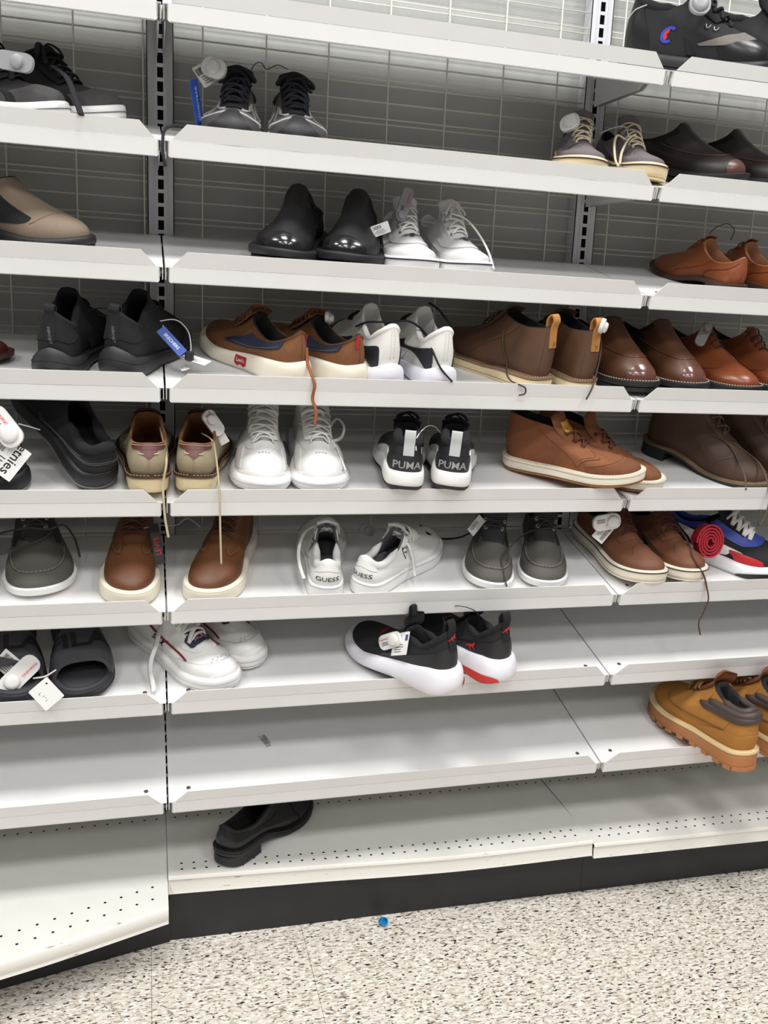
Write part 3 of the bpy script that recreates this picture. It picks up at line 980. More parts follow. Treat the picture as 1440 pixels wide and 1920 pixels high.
# ---- styles -------------------------------------------------------------
def st_champion(s, side):
    gr = pmat('grey_toe_nubuck', (112, 106, 100), .8, 'suede', 90, .3, .2)
    s.sole(('outsole', BLK_R, 0, .3, .004, .004, 0), ('midsole', BLK_R, .3, 1, .003, .000, .003))
    s.upper(BLK_S, BLK_F)
    s.patch('toe_band', gr, [(.24, .22, .26), (.31, .28, .44), (.38, .36, .54), (.44, .36, .52), (.5, .34, .50), (.56, .36, .52), (.62, .36, .54), (.69, .28, .44), (.76, .22, .26)], .002)
    s.patch('mudguard', BLK_L, [(.28, 0, .22), (.36, 0, .36), (.44, 0, .36), (.5, 0, .34), (.56, 0, .36), (.64, 0, .36), (.72, 0, .22)], .003)
    s.patch('heel_panel', BLK_L, [(-.14, 0, .9), (-.07, 0, .97), (0, 0, .98), (.07, 0, .97), (.14, 0, .9)], .002)
    s.collar(BLK_F, .009)
    s.seam('heel_piping', [(-.03, .55), (-.08, .8), (-.16, .97)], pmat('grey_piping', (190, 190, 188), .6), .0012, .003)
    s.seam('heel_piping', [(.03, .55), (.08, .8), (.16, .97)], pmat('grey_piping', (190, 190, 188), .6), .0012, .003)
    s.tongue(BLK_F, .04, .03, .5, .010)
    s.laces(BLK_LACE, [(.69, .014), (.62, .016), (.56, .018), (.50, .020), (.45, .021)], .0035, .6, 'cross', None, .007, (.04, .02, 0))
    for yy in (-1, 1):
        V = []; F = []
        for xx in (.545, .60):
            p, n = s.top(xx, yy * .029, .001)
            v, f = tube(crom([p + Vector((-.004, 0, .004)), p + Vector((-.003, yy * .004, -.001)), p + Vector((.002, yy * .004, -.002)), p + Vector((.005, 0, .003))], 4), .0011, 5)
            F += [tuple(q + len(V) for q in w) for w in f]; V += v
        s.add('lace_hook', V, F, METAL, raw=True, solid=False)
    # two-colour letter emblem on the outer side
    for nm, m, a0, a1, r0, r1 in (('emblem', pmat('emblem_blue', (44, 66, 170), .6), 50, 310, .010, .016), ('emblem', INKRED, 95, 265, .003, .010)):
        v = []; f = []
        for k in range(13):
            a = R(a0 + (a1 - a0) * k / 12)
            v += [(math.cos(a) * r0 * .9, math.sin(a) * r0), (math.cos(a) * r1 * .9, math.sin(a) * r1)]
        f = [(2 * k, 2 * k + 1, 2 * k + 3, 2 * k + 2) for k in range(12)]
        s.decal(nm, v, f, (.30 * s.L, side * .1, .066), (-side, 0, 0), (.25, 0, 1), m, .0014)

def st_cup_black(s, side):                                       # black and grey court shoe with thick white sole
    gy = suede('charcoal_suede', (70, 68, 68))
    s.sole(('outsole', BLK_R, 0, .25, .003, .003, 0), ('midsole', WHT_R, .25, 1, .003, .001, .001))
    s.band('sole_line', pmat('sole_line_black', (30, 30, 32), .6), .60, .64, .0046)
    s.upper(BLK_S, BLK_F)
    s.patch('toe_cap', gy, [(.33, 0, .28), (.40, 0, .42), (.5, 0, .46), (.60, 0, .42), (.67, 0, .28)], .0018)
    s.patch('side_panel', gy, [(.13, .05, .5), (.18, .03, .62), (.24, .03, .55), (.30, .03, .34)], .0022)
    s.patch('side_panel', gy, [(.87, .05, .5), (.82, .03, .62), (.76, .03, .55), (.70, .03, .34)], .0022)
    s.collar(BLK_F, .008)
    s.tongue(BLK_F, .016, .03, .4, .009)
    s.laces(BLK_LACE, [(.68, .014), (.61, .016), (.55, .018), (.49, .020), (.44, .021)], .0042, .45, 'cross', None, .006, (.032, .02, 0))

def st_runner(s):                                          # dark grey runner with silver overlays
    gm = pmat('grey_mesh', (104, 103, 100), .75, 'knit', 420, .7, .12, dist=.002)
    sv = leather('silver_overlay', (176, 174, 172), .35, .05, .05)
    dk = leather('dark_grey_overlay', (66, 64, 63), .45)
    nv = cord_m('navy_lace', (22, 24, 36))
    s.sole(('outsole', BLK_R, 0, .25, .004, .004, 0), ('midsole', WHT_R, .25, 1, .003, .001, .002))
    s.upper(gm, BLK_F)
    s.patch('toe_overlay', dk, [(.34, 0, .16), (.41, 0, .32), (.5, 0, .36), (.59, 0, .32), (.66, 0, .16)], .0016)
    s.patch('toe_bumper', BLK_R, [(.405, -.0, .04), (.44, 0, .14), (.47, 0, .30), (.485, 0, .38), (.5, 0, .40), (.515, 0, .38), (.53, 0, .30), (.56, 0, .14), (.595, 0, .04)], .007)
    s.solepatch('toe_wrap', BLK_R, .41, .59, 0, 1.06, (.25, 1, .003, .001, .002), .004)
    for sg in (1, -1): s.solepatch('sole_flash', sv, .5 - sg * .22, .5 - sg * .10, .3, 1.0, (.25, 1, .003, .001, .002), .002)
    for sg in (1, -1):
        q = lambda u: .5 - sg * u
        s.patch('silver_band', sv, [(q(.0), .40, .44), (q(.07), .36, .41), (q(.13), .24, .31), (q(.18), .12, .22)], .0022)
        s.patch('silver_strip', sv, [(q(.03), .50, .60), (q(.06), .52, .66), (q(.10), .66, .82)], .0024)
        s.patch('silver_strip', sv, [(q(.14), .42, .56), (q(.13), .58, .72), (q(.12), .76, .86)], .0022)
        s.patch('silver_strip', sv, [(q(.20), .30, .52), (q(.19), .55, .70), (q(.17), .72, .90)], .0022)
        s.patch('silver_strip', sv, [(q(.27), .2, .5), (q(.25), .5, .68), (q(.22), .7, .92)], .0022)
    s.patch('eyestay', BLK_F, [(.43, .60, 1), (.455, .55, .9), (.5, .53, .60), (.545, .55, .9), (.57, .60, 1)], .0026)
    s.collar(BLK_F, .009)
    s.tongue(BLK_F, .018, .030, .45, .009)
    s.laces(nv, [(.70, .015), (.655, .018), (.605, .020), (.555, .022), (.505, .024), (.46, .025)], .0036, .7, 'cross', None, .006, (.034, .012, 0))
    return nv

def st_canvas(s, up, sole, line, lace, lining, eye=None, wing=False, cream=False, lrows=None, bow=None):
    s.sole(('outsole', sole, 0, .12, .003, .003, 0), ('midsole', sole, .12, 1, .003, .0025, .0005))
    s.band('foxing_stripe', line, .80, .88, .0045)
    s.upper(up, lining)
    s.seam('stitch_line', [(.41, .42), (.45, .56), (.5, .60), (.55, .56), (.59, .42)], lace, .0005, .0008, .004)
    s.patch('eyestay', up, [(.40, .66, 1), (.44, .66, .98), (.47, .66, .78), (.5, .66, .70), (.53, .66, .78), (.56, .66, .98), (.60, .66, 1)], .0016)
    s.tongue(up, .022, .026, .3, .004)
    s.laces(lace, lrows or [(.665, .013), (.61, .0155), (.555, .017), (.50, .0185), (.45, .020)], .0026, .6, 'cross', eye, .005, bow)

def st_loafer(s, up, cap, sole, lining, glossy=True, moc=False, stitch=None):
    """plain slip-on with a high tongue, low sides and a separate toe piece"""
    if s.heel: s.sole(('welt', sole, 0, 1, .005, .006, 0))
    else: s.sole(('outsole', sole, 0, .45, .002, .002, 0), ('welt', sole, .5, 1, .006, .006, .001))
    s.upper(up, lining)
    if glossy:
        s.patch('toe_cap', cap, [(.40, 0, .14), (.43, 0, .25), (.465, 0, .30), (.5, 0, .31), (.535, 0, .30), (.57, 0, .25), (.60, 0, .14)], .0016)
    if moc:
        s.seam('apron_seam', [(.30, .92), (.34, .72), (.39, .57), (.44, .47), (.5, .44), (.56, .47), (.61, .57), (.66, .72), (.70, .92)], cap, .0012, .0008, 0)
    if stitch:
        s.welt_stitch(stitch, .003, .0008, .006, .0008)
    for sg in (1, -1):                                     # elastic gores beside the tongue
        s.patch('elastic_gore', BLK_F, [(.5 - sg * .17, .72, 1), (.5 - sg * .20, .66, 1), (.5 - sg * .235, .74, 1)], .0009)
    s.patch('topline_binding', lining, [(.56, .955, 1), (.7, .95, 1), (.85, .95, 1), (1, .955, 1), (1.15, .95, 1), (1.3, .95, 1), (1.44, .955, 1)], .0014)

def st_derby(s, up, sole, lace, lining, dark=None, stitch=None, brogue=True, rows=None, bow=None, ends=None, heelcounter=True):
    s.sole(('welt', sole, 0, 1, .004, .005, 0))
    s.upper(up, lining)
    if stitch: s.welt_stitch(stitch, .003, .0008, .0055, .0007)
    if heelcounter:
        s.seam('counter_seam', [(-.17, .02), (-.17, .45), (-.10, .70), (-.04, .88)], dark or up, .0009, .0006)
        s.seam('counter_seam', [(.17, .02), (.17, .45), (.10, .70), (.04, .88)], dark or up, .0009, .0006)
    for sg in (1, -1):                                     # quarters lapped over the vamp
        q = lambda u: .5 - sg * u
        s.patch('quarter_flap', up, [(q(.035), .66, 1), (q(.07), .56, 1), (q(.12), .46, 1), (q(.17), .40, 1), (q(.21), .30, 1), (q(.235), .15, 1)], .0016)
    s.tongue(up, .006, .015, .8, .003)
    s.laces(lace, rows or [(.60, .013), (.555, .015), (.51, .017), (.465, .019)], .0018, .8, 'bar', None, .004, bow, ends)

def st_knit_sneaker(s):                                    # all black knit trainer, heel towards us
    s.sole(('outsole', BLK_R, 0, .12, .001, .003, 0), ('midsole', rubber('charcoal_foam_sole', (46, 46, 49), .5), .12, 1, .006, .003, .004), lift=[(0, .016), (.06, .012), (.16, -.002), (.24, -.006), (.4, 0), (.6, 0), (.76, -.006), (.84, -.002), (.94, .012), (1, .016)])
    s.band('sole_groove', pmat('sole_groove', (14, 14, 15), .8), .82, .86, .0085)
    s.upper(BLK_K, BLK_F)
    s.patch('heel_counter', BLK_F, [(-.19, .62, .98), (-.13, .42, .98), (-.06, .40, 1), (0, .40, 1), (.06, .40, 1), (.13, .42, .98), (.19, .62, .98)], .002)
    s.collar(BLK_F, .007, -.40, .40)
    s.pulltab(BLK_F, .014, .016, .35, .003, out=.003)
    v, f = rect(.004, .034)
    s.text('tab_lettering', 'SKECHERS', .0062, (-.05, 0, .082), (0, .12, 1), (0, 1, 0), pmat('grey_print', (120, 120, 122), .5), .01)
    s.laces(BLK_LACE, [(.70, .012), (.65, .014), (.60, .016)], .0025, .6)

def st_levi_white_sole(s, side):
    br = suede('tan_brown_nubuck', (118, 76, 44))
    nv = canvas('navy_denim', (38, 44, 66), 500)
    lc = cord_m('brown_lace', (112, 64, 40))
    s.sole(('outsole', WHT_R, 0, .1, .001, .003, 0), ('midsole', OFFW_R, .1, 1, .006, .003, .003), lift=[(0, .010), (.1, .008), (.25, -.002), (.5, 0), (.75, -.002), (.9, .008), (1, .010)])
    s.upper(br, DARK_IN)
    for sg in (1, -1):
        s.patch('collar_panel', nv, [(sg * .13, .62, .97), (sg * .17, .44, .97), (sg * .24, .34, .97), (sg * .31, .42, .97), (sg * .36, .68, .97)], .0014, n_per=8)
        s.seam('panel_stitching', [(sg * .14, .70), (sg * .18, .55), (sg * .24, .46), (sg * .31, .54)], pmat('grey_thread', (120, 122, 130), .7), .0005, .0024, .004)
    s.patch('topline_binding', leather('brown_binding', (104, 62, 36)), [(-.40, .95, 1), (-.2, .95, 1), (0, .95, 1), (.2, .95, 1), (.40, .95, 1)], .002)
    s.seam('heel_seam', [(0, .05), (0, .5), (0, .93)], br, .0006, .0006)
    s.tongue(br, .003, .028, .6, .006)
    s.laces(lc, [(.66, .014), (.60, .016), (.545, .018), (.49, .020), (.455, .021)], .0026, .7, 'cross', DKMETAL, .005)
    return lc, side

def st_white_knit(s):
    kn = pmat('white_ribbed_knit', (240, 238, 232), .85, 'rib', 420, .35, .03, dist=.002)
    bl = leather('black_overlay', (38, 38, 42), .55, .1)
    s.sole(('outsole', WHT_R, 0, .12, 0, .002, 0), ('midsole', pmat('cool_white_foam', (232, 230, 240), .5, 'noise', 50, .06, .02), .12, 1, .006, .004, .004), lift=[(0, .010), (.08, .006), (.2, -.004), (.5, 0), (.8, -.004), (.92, .006), (1, .010)])
    s.upper(kn, WHT_F)
    for sg in (1, -1):
        s.patch('side_saddle', bl, [(sg * .075, .10, .22), (sg * .085, .06, .50), (sg * .11, .06, .60), (sg * .17, .30, .58), (sg * .24, .40, .60), (sg * .33, .10, .80)], .002, n_per=8)
        s.patch('sole_flash', bl, [(sg * .24, .0, .12), (sg * .30, .0, .16), (sg * .36, .0, .12)], .0075)
    s.patch('lower_flash', bl, [(.35, 0, .3), (.42, 0, .34), (.5, 0, .36), (.58, 0, .34), (.65, 0, .3)], .002)
    s.seam('heel_rib', [(0.012, .2), (.012, .6), (.010, .95)], WHT_LACE, .0007, .001)
    s.seam('heel_rib', [(-.012, .2), (-.012, .6), (-.010, .95)], WHT_LACE, .0007, .001)
    s.collar(kn, .006, -.40, .40)
    s.laces(BLK_LACE, [(.68, .012), (.63, .014), (.58, .016)], .0025, .5)

def st_chukka(s, up, sole, welt, lace, tab=None, stitch=None, patchlab=False, rows=None, lug=False, bow=None, ends=None, eye=None, apron=False, out2=None, tl=.008):
    if s.heel:
        s.sole(('outsole', out2 or sole, 0, .5, .004, .004, 0), ('welt', welt, .5, 1, .006, .006, .0))
    else:
        s.sole(('outsole', out2 or sole, 0, .2, .003, .004, 0), ('midsole', sole, .2, .80, .004, .004, .001), ('welt', welt, .80, 1, .006, .006, 0))
    s.upper(up, DARK_IN)
    if stitch: s.welt_stitch(stitch, .004, .0006, .0052, .0009)
    for sg in (1, -1):
        q = lambda u: .5 - sg * u
        s.patch('quarter_flap', up, [(q(.03), .66, 1), (q(.07), .58, 1), (q(.12), .48, 1), (q(.17), .42, 1), (q(.21), .30, 1), (q(.24), .12, 1)], .002)
        s.seam('quarter_stitch', [(q(.04), .70), (q(.08), .61), (q(.13), .51), (q(.18), .44), (q(.22), .30)], lace, .0005, .0026, .004)
    s.patch('backstay', up, [(-.06, .02, .95), (-.03, .02, .99), (0, .02, .99), (.03, .02, .99), (.06, .02, .95)], .0014)
    if tab: s.pulltab(tab, .022, .018, .55, .003, out=.006)
    if apron:
        s.seam('apron_seam', [(.28, .18), (.35, .30), (.42, .38), (.5, .41), (.58, .38), (.65, .30), (.72, .18)], up, .0016, .0004)
        s.patch('toe_apron', suede('darker_apron', (112, 66, 40)), [(.28, 0, .10), (.35, 0, .26), (.42, 0, .34), (.5, 0, .37), (.58, 0, .34), (.65, 0, .26), (.72, 0, .10)], .0012)
    s.tongue(up, tl, .032, .62, .005)
    s.laces(lace, rows or [(.59, .015), (.53, .017), (.47, .019)], .0024, .8, 'cross', eye, .005, bow, ends)

def st_tan_canvas(s):
    cv = canvas('oatmeal_linen', (150, 138, 112), 500)
    lt = leather('reddish_brown_leather', (92, 50, 42))
    s.sole(('midsole', CREAM_R, 0, .82, .0, .002, .0), ('welt', leather('dark_brown_welt', (66, 42, 32)), .84, 1, .005, .005, 0))
    s.welt_stitch(pmat('dull_thread', (176, 156, 130), .7), .0035, .0004, .0065, .0007)
    s.upper(cv, pmat('tan_lining', (124, 78, 44), .8, 'noise', 50, .1, .1), DARK_IN)
    s.patch('heel_collar', lt, [(-.125, .86, 1), (-.06, .84, 1), (0, .84, 1), (.06, .84, 1), (.125, .86, 1)], .0022)
    s.patch('heel_triangle', lt, [(-.05, .84, .86), (-.025, .68, .87), (0, .52, .87), (.025, .68, .87), (.05, .84, .86)], .0016, smooth_pts=False)
    s.seam('collar_stitching', [(-.12, .955), (-.06, .955), (0, .955), (.06, .955), (.12, .955)], pmat('pale_thread', (214, 200, 176), .7), .0005, .0030, .003)
    for sg in (1, -1):
        s.seam('triangle_stitch', [(sg * .02, .70), (sg * .045, .72)], pmat('pale_thread', (214, 200, 176), .7), .0008, .002)
        s.patch('lace_stay', leather('dark_brown_stay', (70, 48, 38)), [(.5 - sg * .04, .62, 1), (.5 - sg * .09, .56, 1), (.5 - sg * .15, .62, 1)], .002)
    s.seam('heel_seam', [(0, .02), (0, .3), (0, .55)], cv, .0006, .0006)
    s.tongue(lt, .004, .026, .5, .004)

def st_white_leather(s):
    s.sole(('outsole', WHT_R, 0, .15, .002, .003, 0), ('midsole', WHT_R, .15, 1, .005, .002, .004))
    s.band('sole_groove', pmat('pale_groove', (190, 188, 192), .6), .62, .66, .0105)
    s.upper(WHT_L, WHT_F)
    s.patch('toe_bumper', WHT_R, [(.36, 0, .05), (.42, 0, .10), (.46, 0, .18), (.5, 0, .20), (.54, 0, .18), (.58, 0, .10), (.64, 0, .05)], .004)
    s.patch('toe_cap', WHT_L, [(.32, 0, .26), (.40, 0, .34), (.46, 0, .36), (.5, 0, .37), (.54, 0, .36), (.60, 0, .34), (.68, 0, .26)], .0014)
    for sg in (1, -1):
        q = lambda u: .5 - sg * u
        s.patch('eyestay', WHT_L, [(q(.05), .46, .60), (q(.075), .46, 1), (q(.11), .50, 1), (q(.15), .62, 1)], .0024)
        s.patch('side_overlay', WHT_L, [(q(.13), .1, .5), (q(.17), .1, .6), (q(.22), .1, .5), (q(.27), .05, .3)], .002)
    V = MB()
    s.seam('perforations', [(.47, .40), (.5, .405), (.53, .40)], pmat('pale_groove', (190, 188, 192), .6), .0009, .0012, .006)
    s.collar(WHT_F, .008)
    s.tongue(WHT_L, .022, .034, .6, .009, .6)
    s.laces(WHT_LACE, [(.735, .019), (.675, .022), (.61, .0245), (.545, .026), (.48, .027), (.43, .0275)], .0042, .4, 'cross', None, .006)

def st_puma(s):
    bl = leather('black_grain_leather', (34, 34, 37), .5, .15)
    gy = leather('grey_suede_tab', (176, 178, 176), .8)
    s.sole(('outsole', BLK_R, 0, .2, -.001, .004, 0), ('midsole', WHT_R, .2, 1, .003, .002, .002), lift=[(0, .0), (.12, .004), (.2, .010), (.3, 0), (.5, 0), (.7, 0), (.8, .010), (.88, .004), (1, 0)])
    s.upper(bl, BLK_F)
    s.patch('heel_panel', bl, [(-.16, .0, .44), (-.09, 0, .54), (0, 0, .55), (.09, 0, .54), (.16, 0, .44)], .0024)
    s.seam('panel_stitch', [(-.14, .47), (-.07, .52), (0, .53), (.07, .52), (.14, .47)], BLK_F, .0009, .0010)
    for sg in (1, -1):
        s.patch('side_flash', WHT_L, [(sg * .17, 0, .30), (sg * .20, .05, .45), (sg * .24, 0, .35), (sg * .28, 0, .1)], .003)
    s.collar(BLK_F, .0095, -.30, .30)
    s.pulltab(gy, .022, .020, .56, .003, out=.002, label='pale grey pull tab')
    s.text('heel_lettering', 'PUMA', .0195, (-.06, 0, .0590), (0, -1, 0), (.12, 0, 1), pmat('grey_lettering', (158, 160, 160), .6), .012)
    s.tongue(BLK_F, .008, .03, .6, .009)
    s.laces(BLK_LACE, [(.68, .014), (.61, .016), (.55, .018), (.49, .020), (.44, .021)], .0035, .5, 'cross', None, .006)

def st_boat(s):
    up = pmat('grey_brown_canvas', (92, 88, 82), .8, 'weave', 380, .3, .14)
    dk = leather('dark_grey_leather', (48, 49, 52), .6)
    th = cord_m('pale_grey_cord', (150, 146, 140))
    s.sole(('outsole', WHT_R, 0, 1, .000, .002, .001))
    s.upper(up, BLK_F)
    s.patch('side_collar', dk, [(.62, .70, 1), (.68, .66, 1), (.75, .66, 1), (.85, .68, 1), (1, .70, 1), (1.15, .68, 1), (1.25, .66, 1), (1.32, .66, 1), (1.38, .70, 1)], .0016, n_per=5)
    s.seam('moc_ridge', [(.31, .80), (.34, .58), (.385, .42), (.44, .335), (.5, .315), (.56, .335), (.615, .42), (.66, .58), (.69, .80)], up, .0028, .0)
    s.seam('moc_stitching', [(.34, .58), (.385, .42), (.44, .335), (.5, .315), (.56, .335), (.615, .42), (.66, .58)], th, .0010, .0026, .0075)
    s.patch('lace_flap', dk, [(.36, .80, 1), (.43, .78, .99), (.46, .78, .9), (.5, .78, .86), (.54, .78, .9), (.57, .78, .99), (.64, .80, 1)], .0024)
    s.tongue(dk, .02, .03, .35, .004)
    s.laces(cord_m('dark_grey_lace', (70, 66, 64)), [(.555, .017), (.50, .020)], .0018, .9, 'cross', METAL, .004)

def st_thick_white_brown(s):
    br = leather('waxed_brown', (98, 58, 32), .5, .12, .3)
    lc = cord_m('dark_brown_lace', (78, 46, 34))
    s.sole(('midsole', OFFW_R, 0, 1, .004, .003, .002))
    s.band('sole_line', pmat('tan_line', (196, 184, 160), .6), .86, .88, .0042)
    s.upper(br, DARK_IN)
    for sg in (1, -1):
        q = lambda u: .5 - sg * u
        s.patch('quarter_flap', br, [(q(.05), .64, 1), (q(.07), .58, 1), (q(.11), .56, 1), (q(.16), .60, 1), (q(.22), .58, 1)], .002)
        s.seam('quarter_stitch', [(q(.052), .68), (q(.07), .60), (q(.11), .58), (q(.16), .62)], pmat('tan_thread', (150, 104, 66), .7), .0006, .003, .004)
    s.tongue(br, .028, .030, .5, .005)
    s.laces(lc, [(.575, .019), (.53, .0205), (.485, .0215), (.445, .022)], .0024, .8, 'cross', None, .005)
    return lc

def st_guess(s, side):
    s.sole(('midsole', WHT_R, 0, 1, .003, .002, .001))
    s.band('sole_line', pmat('pale_groove', (190, 188, 192), .6), .90, .93, .0035)
    s.upper(WHT_L, pmat('grey_lining', (96, 96, 98), .9))
    s.patch('heel_panel', WHT_L, [(-.20, .02, .40), (-.12, .02, .62), (0, .02, .66), (.12, .02, .62), (.20, .02, .40)], .0018)
    s.patch('heel_tab', WHT_L, [(-.11, .66, .99), (-.06, .68, 1), (0, .68, 1), (.06, .68, 1), (.11, .66, .99)], .0026)
    for sg in (1, -1):
        q = lambda u: .5 - sg * u
        s.patch('eyestay', WHT_L, [(q(.03), .60, .70), (q(.055), .58, 1), (q(.09), .60, 1), (q(.13), .72, 1)], .0022)
        s.seam('quarter_seam', [(q(.10), .1), (q(.11), .35), (q(.10), .55)], WHT_LACE, .0006, .0008)
    s.collar(WHT_F, .008)
    s.tongue(WHT_L, .010, .022, .9, .006)
    s.text('heel_lettering', 'GUESS', .0125, (-.06, 0, .054), (0, -1, 0), (.1, 0, 1), INK, .006, 0, 1.25)
    s.laces(WHT_LACE, [(.66, .016), (.60, .018), (.545, .020), (.49, .0215), (.445, .022)], .0042, .4, 'cross', None, .006, (.022, .02, 0))
    v = [(-.013, .010), (.013, .010), (0, -.016)]
    s.decal('emblem', v, [(2, 1, 0)], (.42 * s.L, side * .1, .062), (-side, 0, 0), (.2, 0, 1), INK, .0014)
    s.decal('emblem', [(-.0105, .0086), (.0105, .0086), (0, -.0126)], [(2, 1, 0)], (.42 * s.L, side * .1, .062), (-side, 0, 0), (.2, 0, 1), INKWHITE, .0018)
    s.text('emblem_lettering', 'G', .015, (.42 * s.L, side * .1, .064), (-side, 0, 0), (.2, 0, 1), INK, .03, off=.0023)

def st_colour(s):
    blue = leather('royal_blue_leather', (36, 60, 150), .5); red = leather('red_leather', (190, 36, 42), .5)
    wh = pmat('white_foam', (236, 236, 238), .45)
    s.sole(('outsole', WHT_R, 0, .15, .001, .003, 0), ('midsole', wh, .15, 1, .007, .003, .004))
    for sg in (1, -1):
        pass
    s.upper(BLK_K, BLK_F)
    for sg in (1, -1):
        q = lambda u: .5 - sg * u
        s.solepatch('sole_window', BLK_R, q(.07), q(.22), .12, .62, (.15, 1, .007, .003, .004), .0016)
        s.patch('red_panel', red, [(q(.15), .02, .14), (q(.18), .02, .30), (q(.21), .02, .40), (q(.235), .02, .34)], .002)
        s.patch('white_panel', WHT_L, [(q(.185), .36, .62), (q(.215), .42, .80), (q(.26), .1, .90), (q(.33), .1, .96)], .0022)
        s.patch('blue_eyestay', blue, [(q(.0), .54, .64), (q(.04), .53, .72), (q(.08), .54, 1), (q(.13), .60, 1)], .0026)
    s.collar(blue, .008)
    s.tongue(BLK_F, .035, .03, .6, .009)
    v, f = rect(.022, .004)
    s.decal('tongue_bar', v, f, (.705 * s.L, 0, .15), (0, 1, 0), (-1, 0, .2), pmat('pale_blue_bar', (120, 150, 220), .5), .0032)
    s.laces(WHT_LACE, [(.675, .019), (.625, .020), (.575, .021), (.525, .022), (.475, .023)], .0048, .45, 'cross', None, .007)

def st_skx(s, side):
    red = leather('dark_red_stripe', (130, 32, 44), .5)
    s.sole(('outsole', WHT_R, 0, .15, .002, .003, 0), ('midsole', WHT_R, .15, 1, .004, .002, .002))
    s.band('sole_line', pmat('pale_groove', (190, 188, 192), .6), .66, .68, .0065)
    s.upper(WHT_L, WHT_F)
    s.patch('toe_bumper', WHT_R, [(.40, 0, .05), (.45, 0, .10), (.5, 0, .12), (.55, 0, .10), (.60, 0, .05)], .003)
    s.patch('mudguard', WHT_L, [(.29, 0, .30), (.36, 0, .30), (.43, 0, .29), (.5, 0, .29), (.57, 0, .29), (.64, 0, .30), (.71, 0, .30)], .0018)
    s.seam('mudguard_stitch', [(.30, .32), (.36, .315), (.43, .305), (.5, .305), (.57, .305), (.64, .315), (.70, .32)], pmat('pale_groove', (190, 188, 192), .6), .0006, .002, .0035)
    for sg in (1, -1):
        q = lambda u: .5 - sg * u
        s.patch('eyestay', WHT_L, [(q(.035), .52, .66), (q(.06), .52, 1), (q(.09), .55, 1), (q(.12), .62, 1)], .0024)
        s.seam('red_stripe', [(q(.165), .34), (q(.165), .56), (q(.195), .76), (q(.25), .97)], red, .0022, .0014)
    d = MB()
    V = []; F = []
    for (u, v) in [(.5, .36), (.485, .37), (.515, .37), (.47, .34), (.53, .34), (.455, .37), (.545, .37), (.44, .33), (.56, .33), (.30, .55), (.29, .65), (.31, .75), (.27, .5), (.70, .55), (.71, .65), (.69, .75), (.73, .5)]:
        p = s.S(u, v); n = Vector(s.N(u, v)); a = n.orthogonal().normalized(); b = n.cross(a)
        q = [Vector(p) + n * .0012 + a * math.cos(g) * .0011 + b * math.sin(g) * .0011 for g in np.linspace(0, 2 * math.pi, 7)[:-1]]
        F.append(tuple(range(len(V), len(V) + 6))); V += q
    s.add('perforations', V, F, pmat('perforation_grey', (120, 118, 120), .8), solid=False)
    s.collar(WHT_F, .008)
    s.tongue(WHT_L, .03, .03, .6, .008)
    nv = leather('navy_patch', (34, 40, 66), .6)
    v, f = rect(.044, .028, .006)
    v += [(-.010, .010), (.010, .010), (.020, .022), (-.020, .022)]; f += [(20, 21, 22, 23)]
    s.decal('lace_patch', v, f, (.735 * s.L, 0, .15), (0, 1, 0), (-1, 0, .25), nv, .003)
    s.text('patch_lettering', 'SKX', .013, (.737 * s.L, 0, .15), (0, 1, 0), (-1, 0, .25), pmat('pale_red_print', (214, 140, 146), .6), .02, off=.0038)
    s.text('side_lettering', 'SKX', .022, (.41 * s.L, side * .1, .050), (-side, 0, 0), (.62, 0, 1), INK, .03, .2)
    s.laces(WHT_LACE, [(.66, .019), (.59, .020), (.54, .0215), (.49, .022), (.445, .023)], .0042, .4, 'cross', None, .006)

def cat_shape(k=1.0):
    """leaping animal outline"""
    P = [(-.5, -.12), (-.33, -.02), (-.2, .10), (0, .16), (.14, .22), (.28, .36), (.36, .50), (.40, .38), (.47, .32), (.40, .24), (.34, .12), (.42, -.02), (.52, -.10), (.50, -.14), (.40, -.10), (.26, .0), (.12, -.04), (.0, -.10), (.02, -.26), (.12, -.40), (.06, -.42), (-.10, -.26), (-.16, -.08), (-.30, -.12), (-.42, -.24), (-.52, -.28), (-.56, -.24)]
    V = [(a * k, b * k) for a, b in P]
    bm = bmesh.new(); vs = [bm.verts.new((a, b, 0)) for a, b in V]; bm.faces.new(vs)
    bmesh.ops.triangulate(bm, faces=bm.faces[:]); bm.verts.index_update()
    F = [tuple(v.index for v in f.verts) for f in bm.faces]; bm.free()
    return V, F

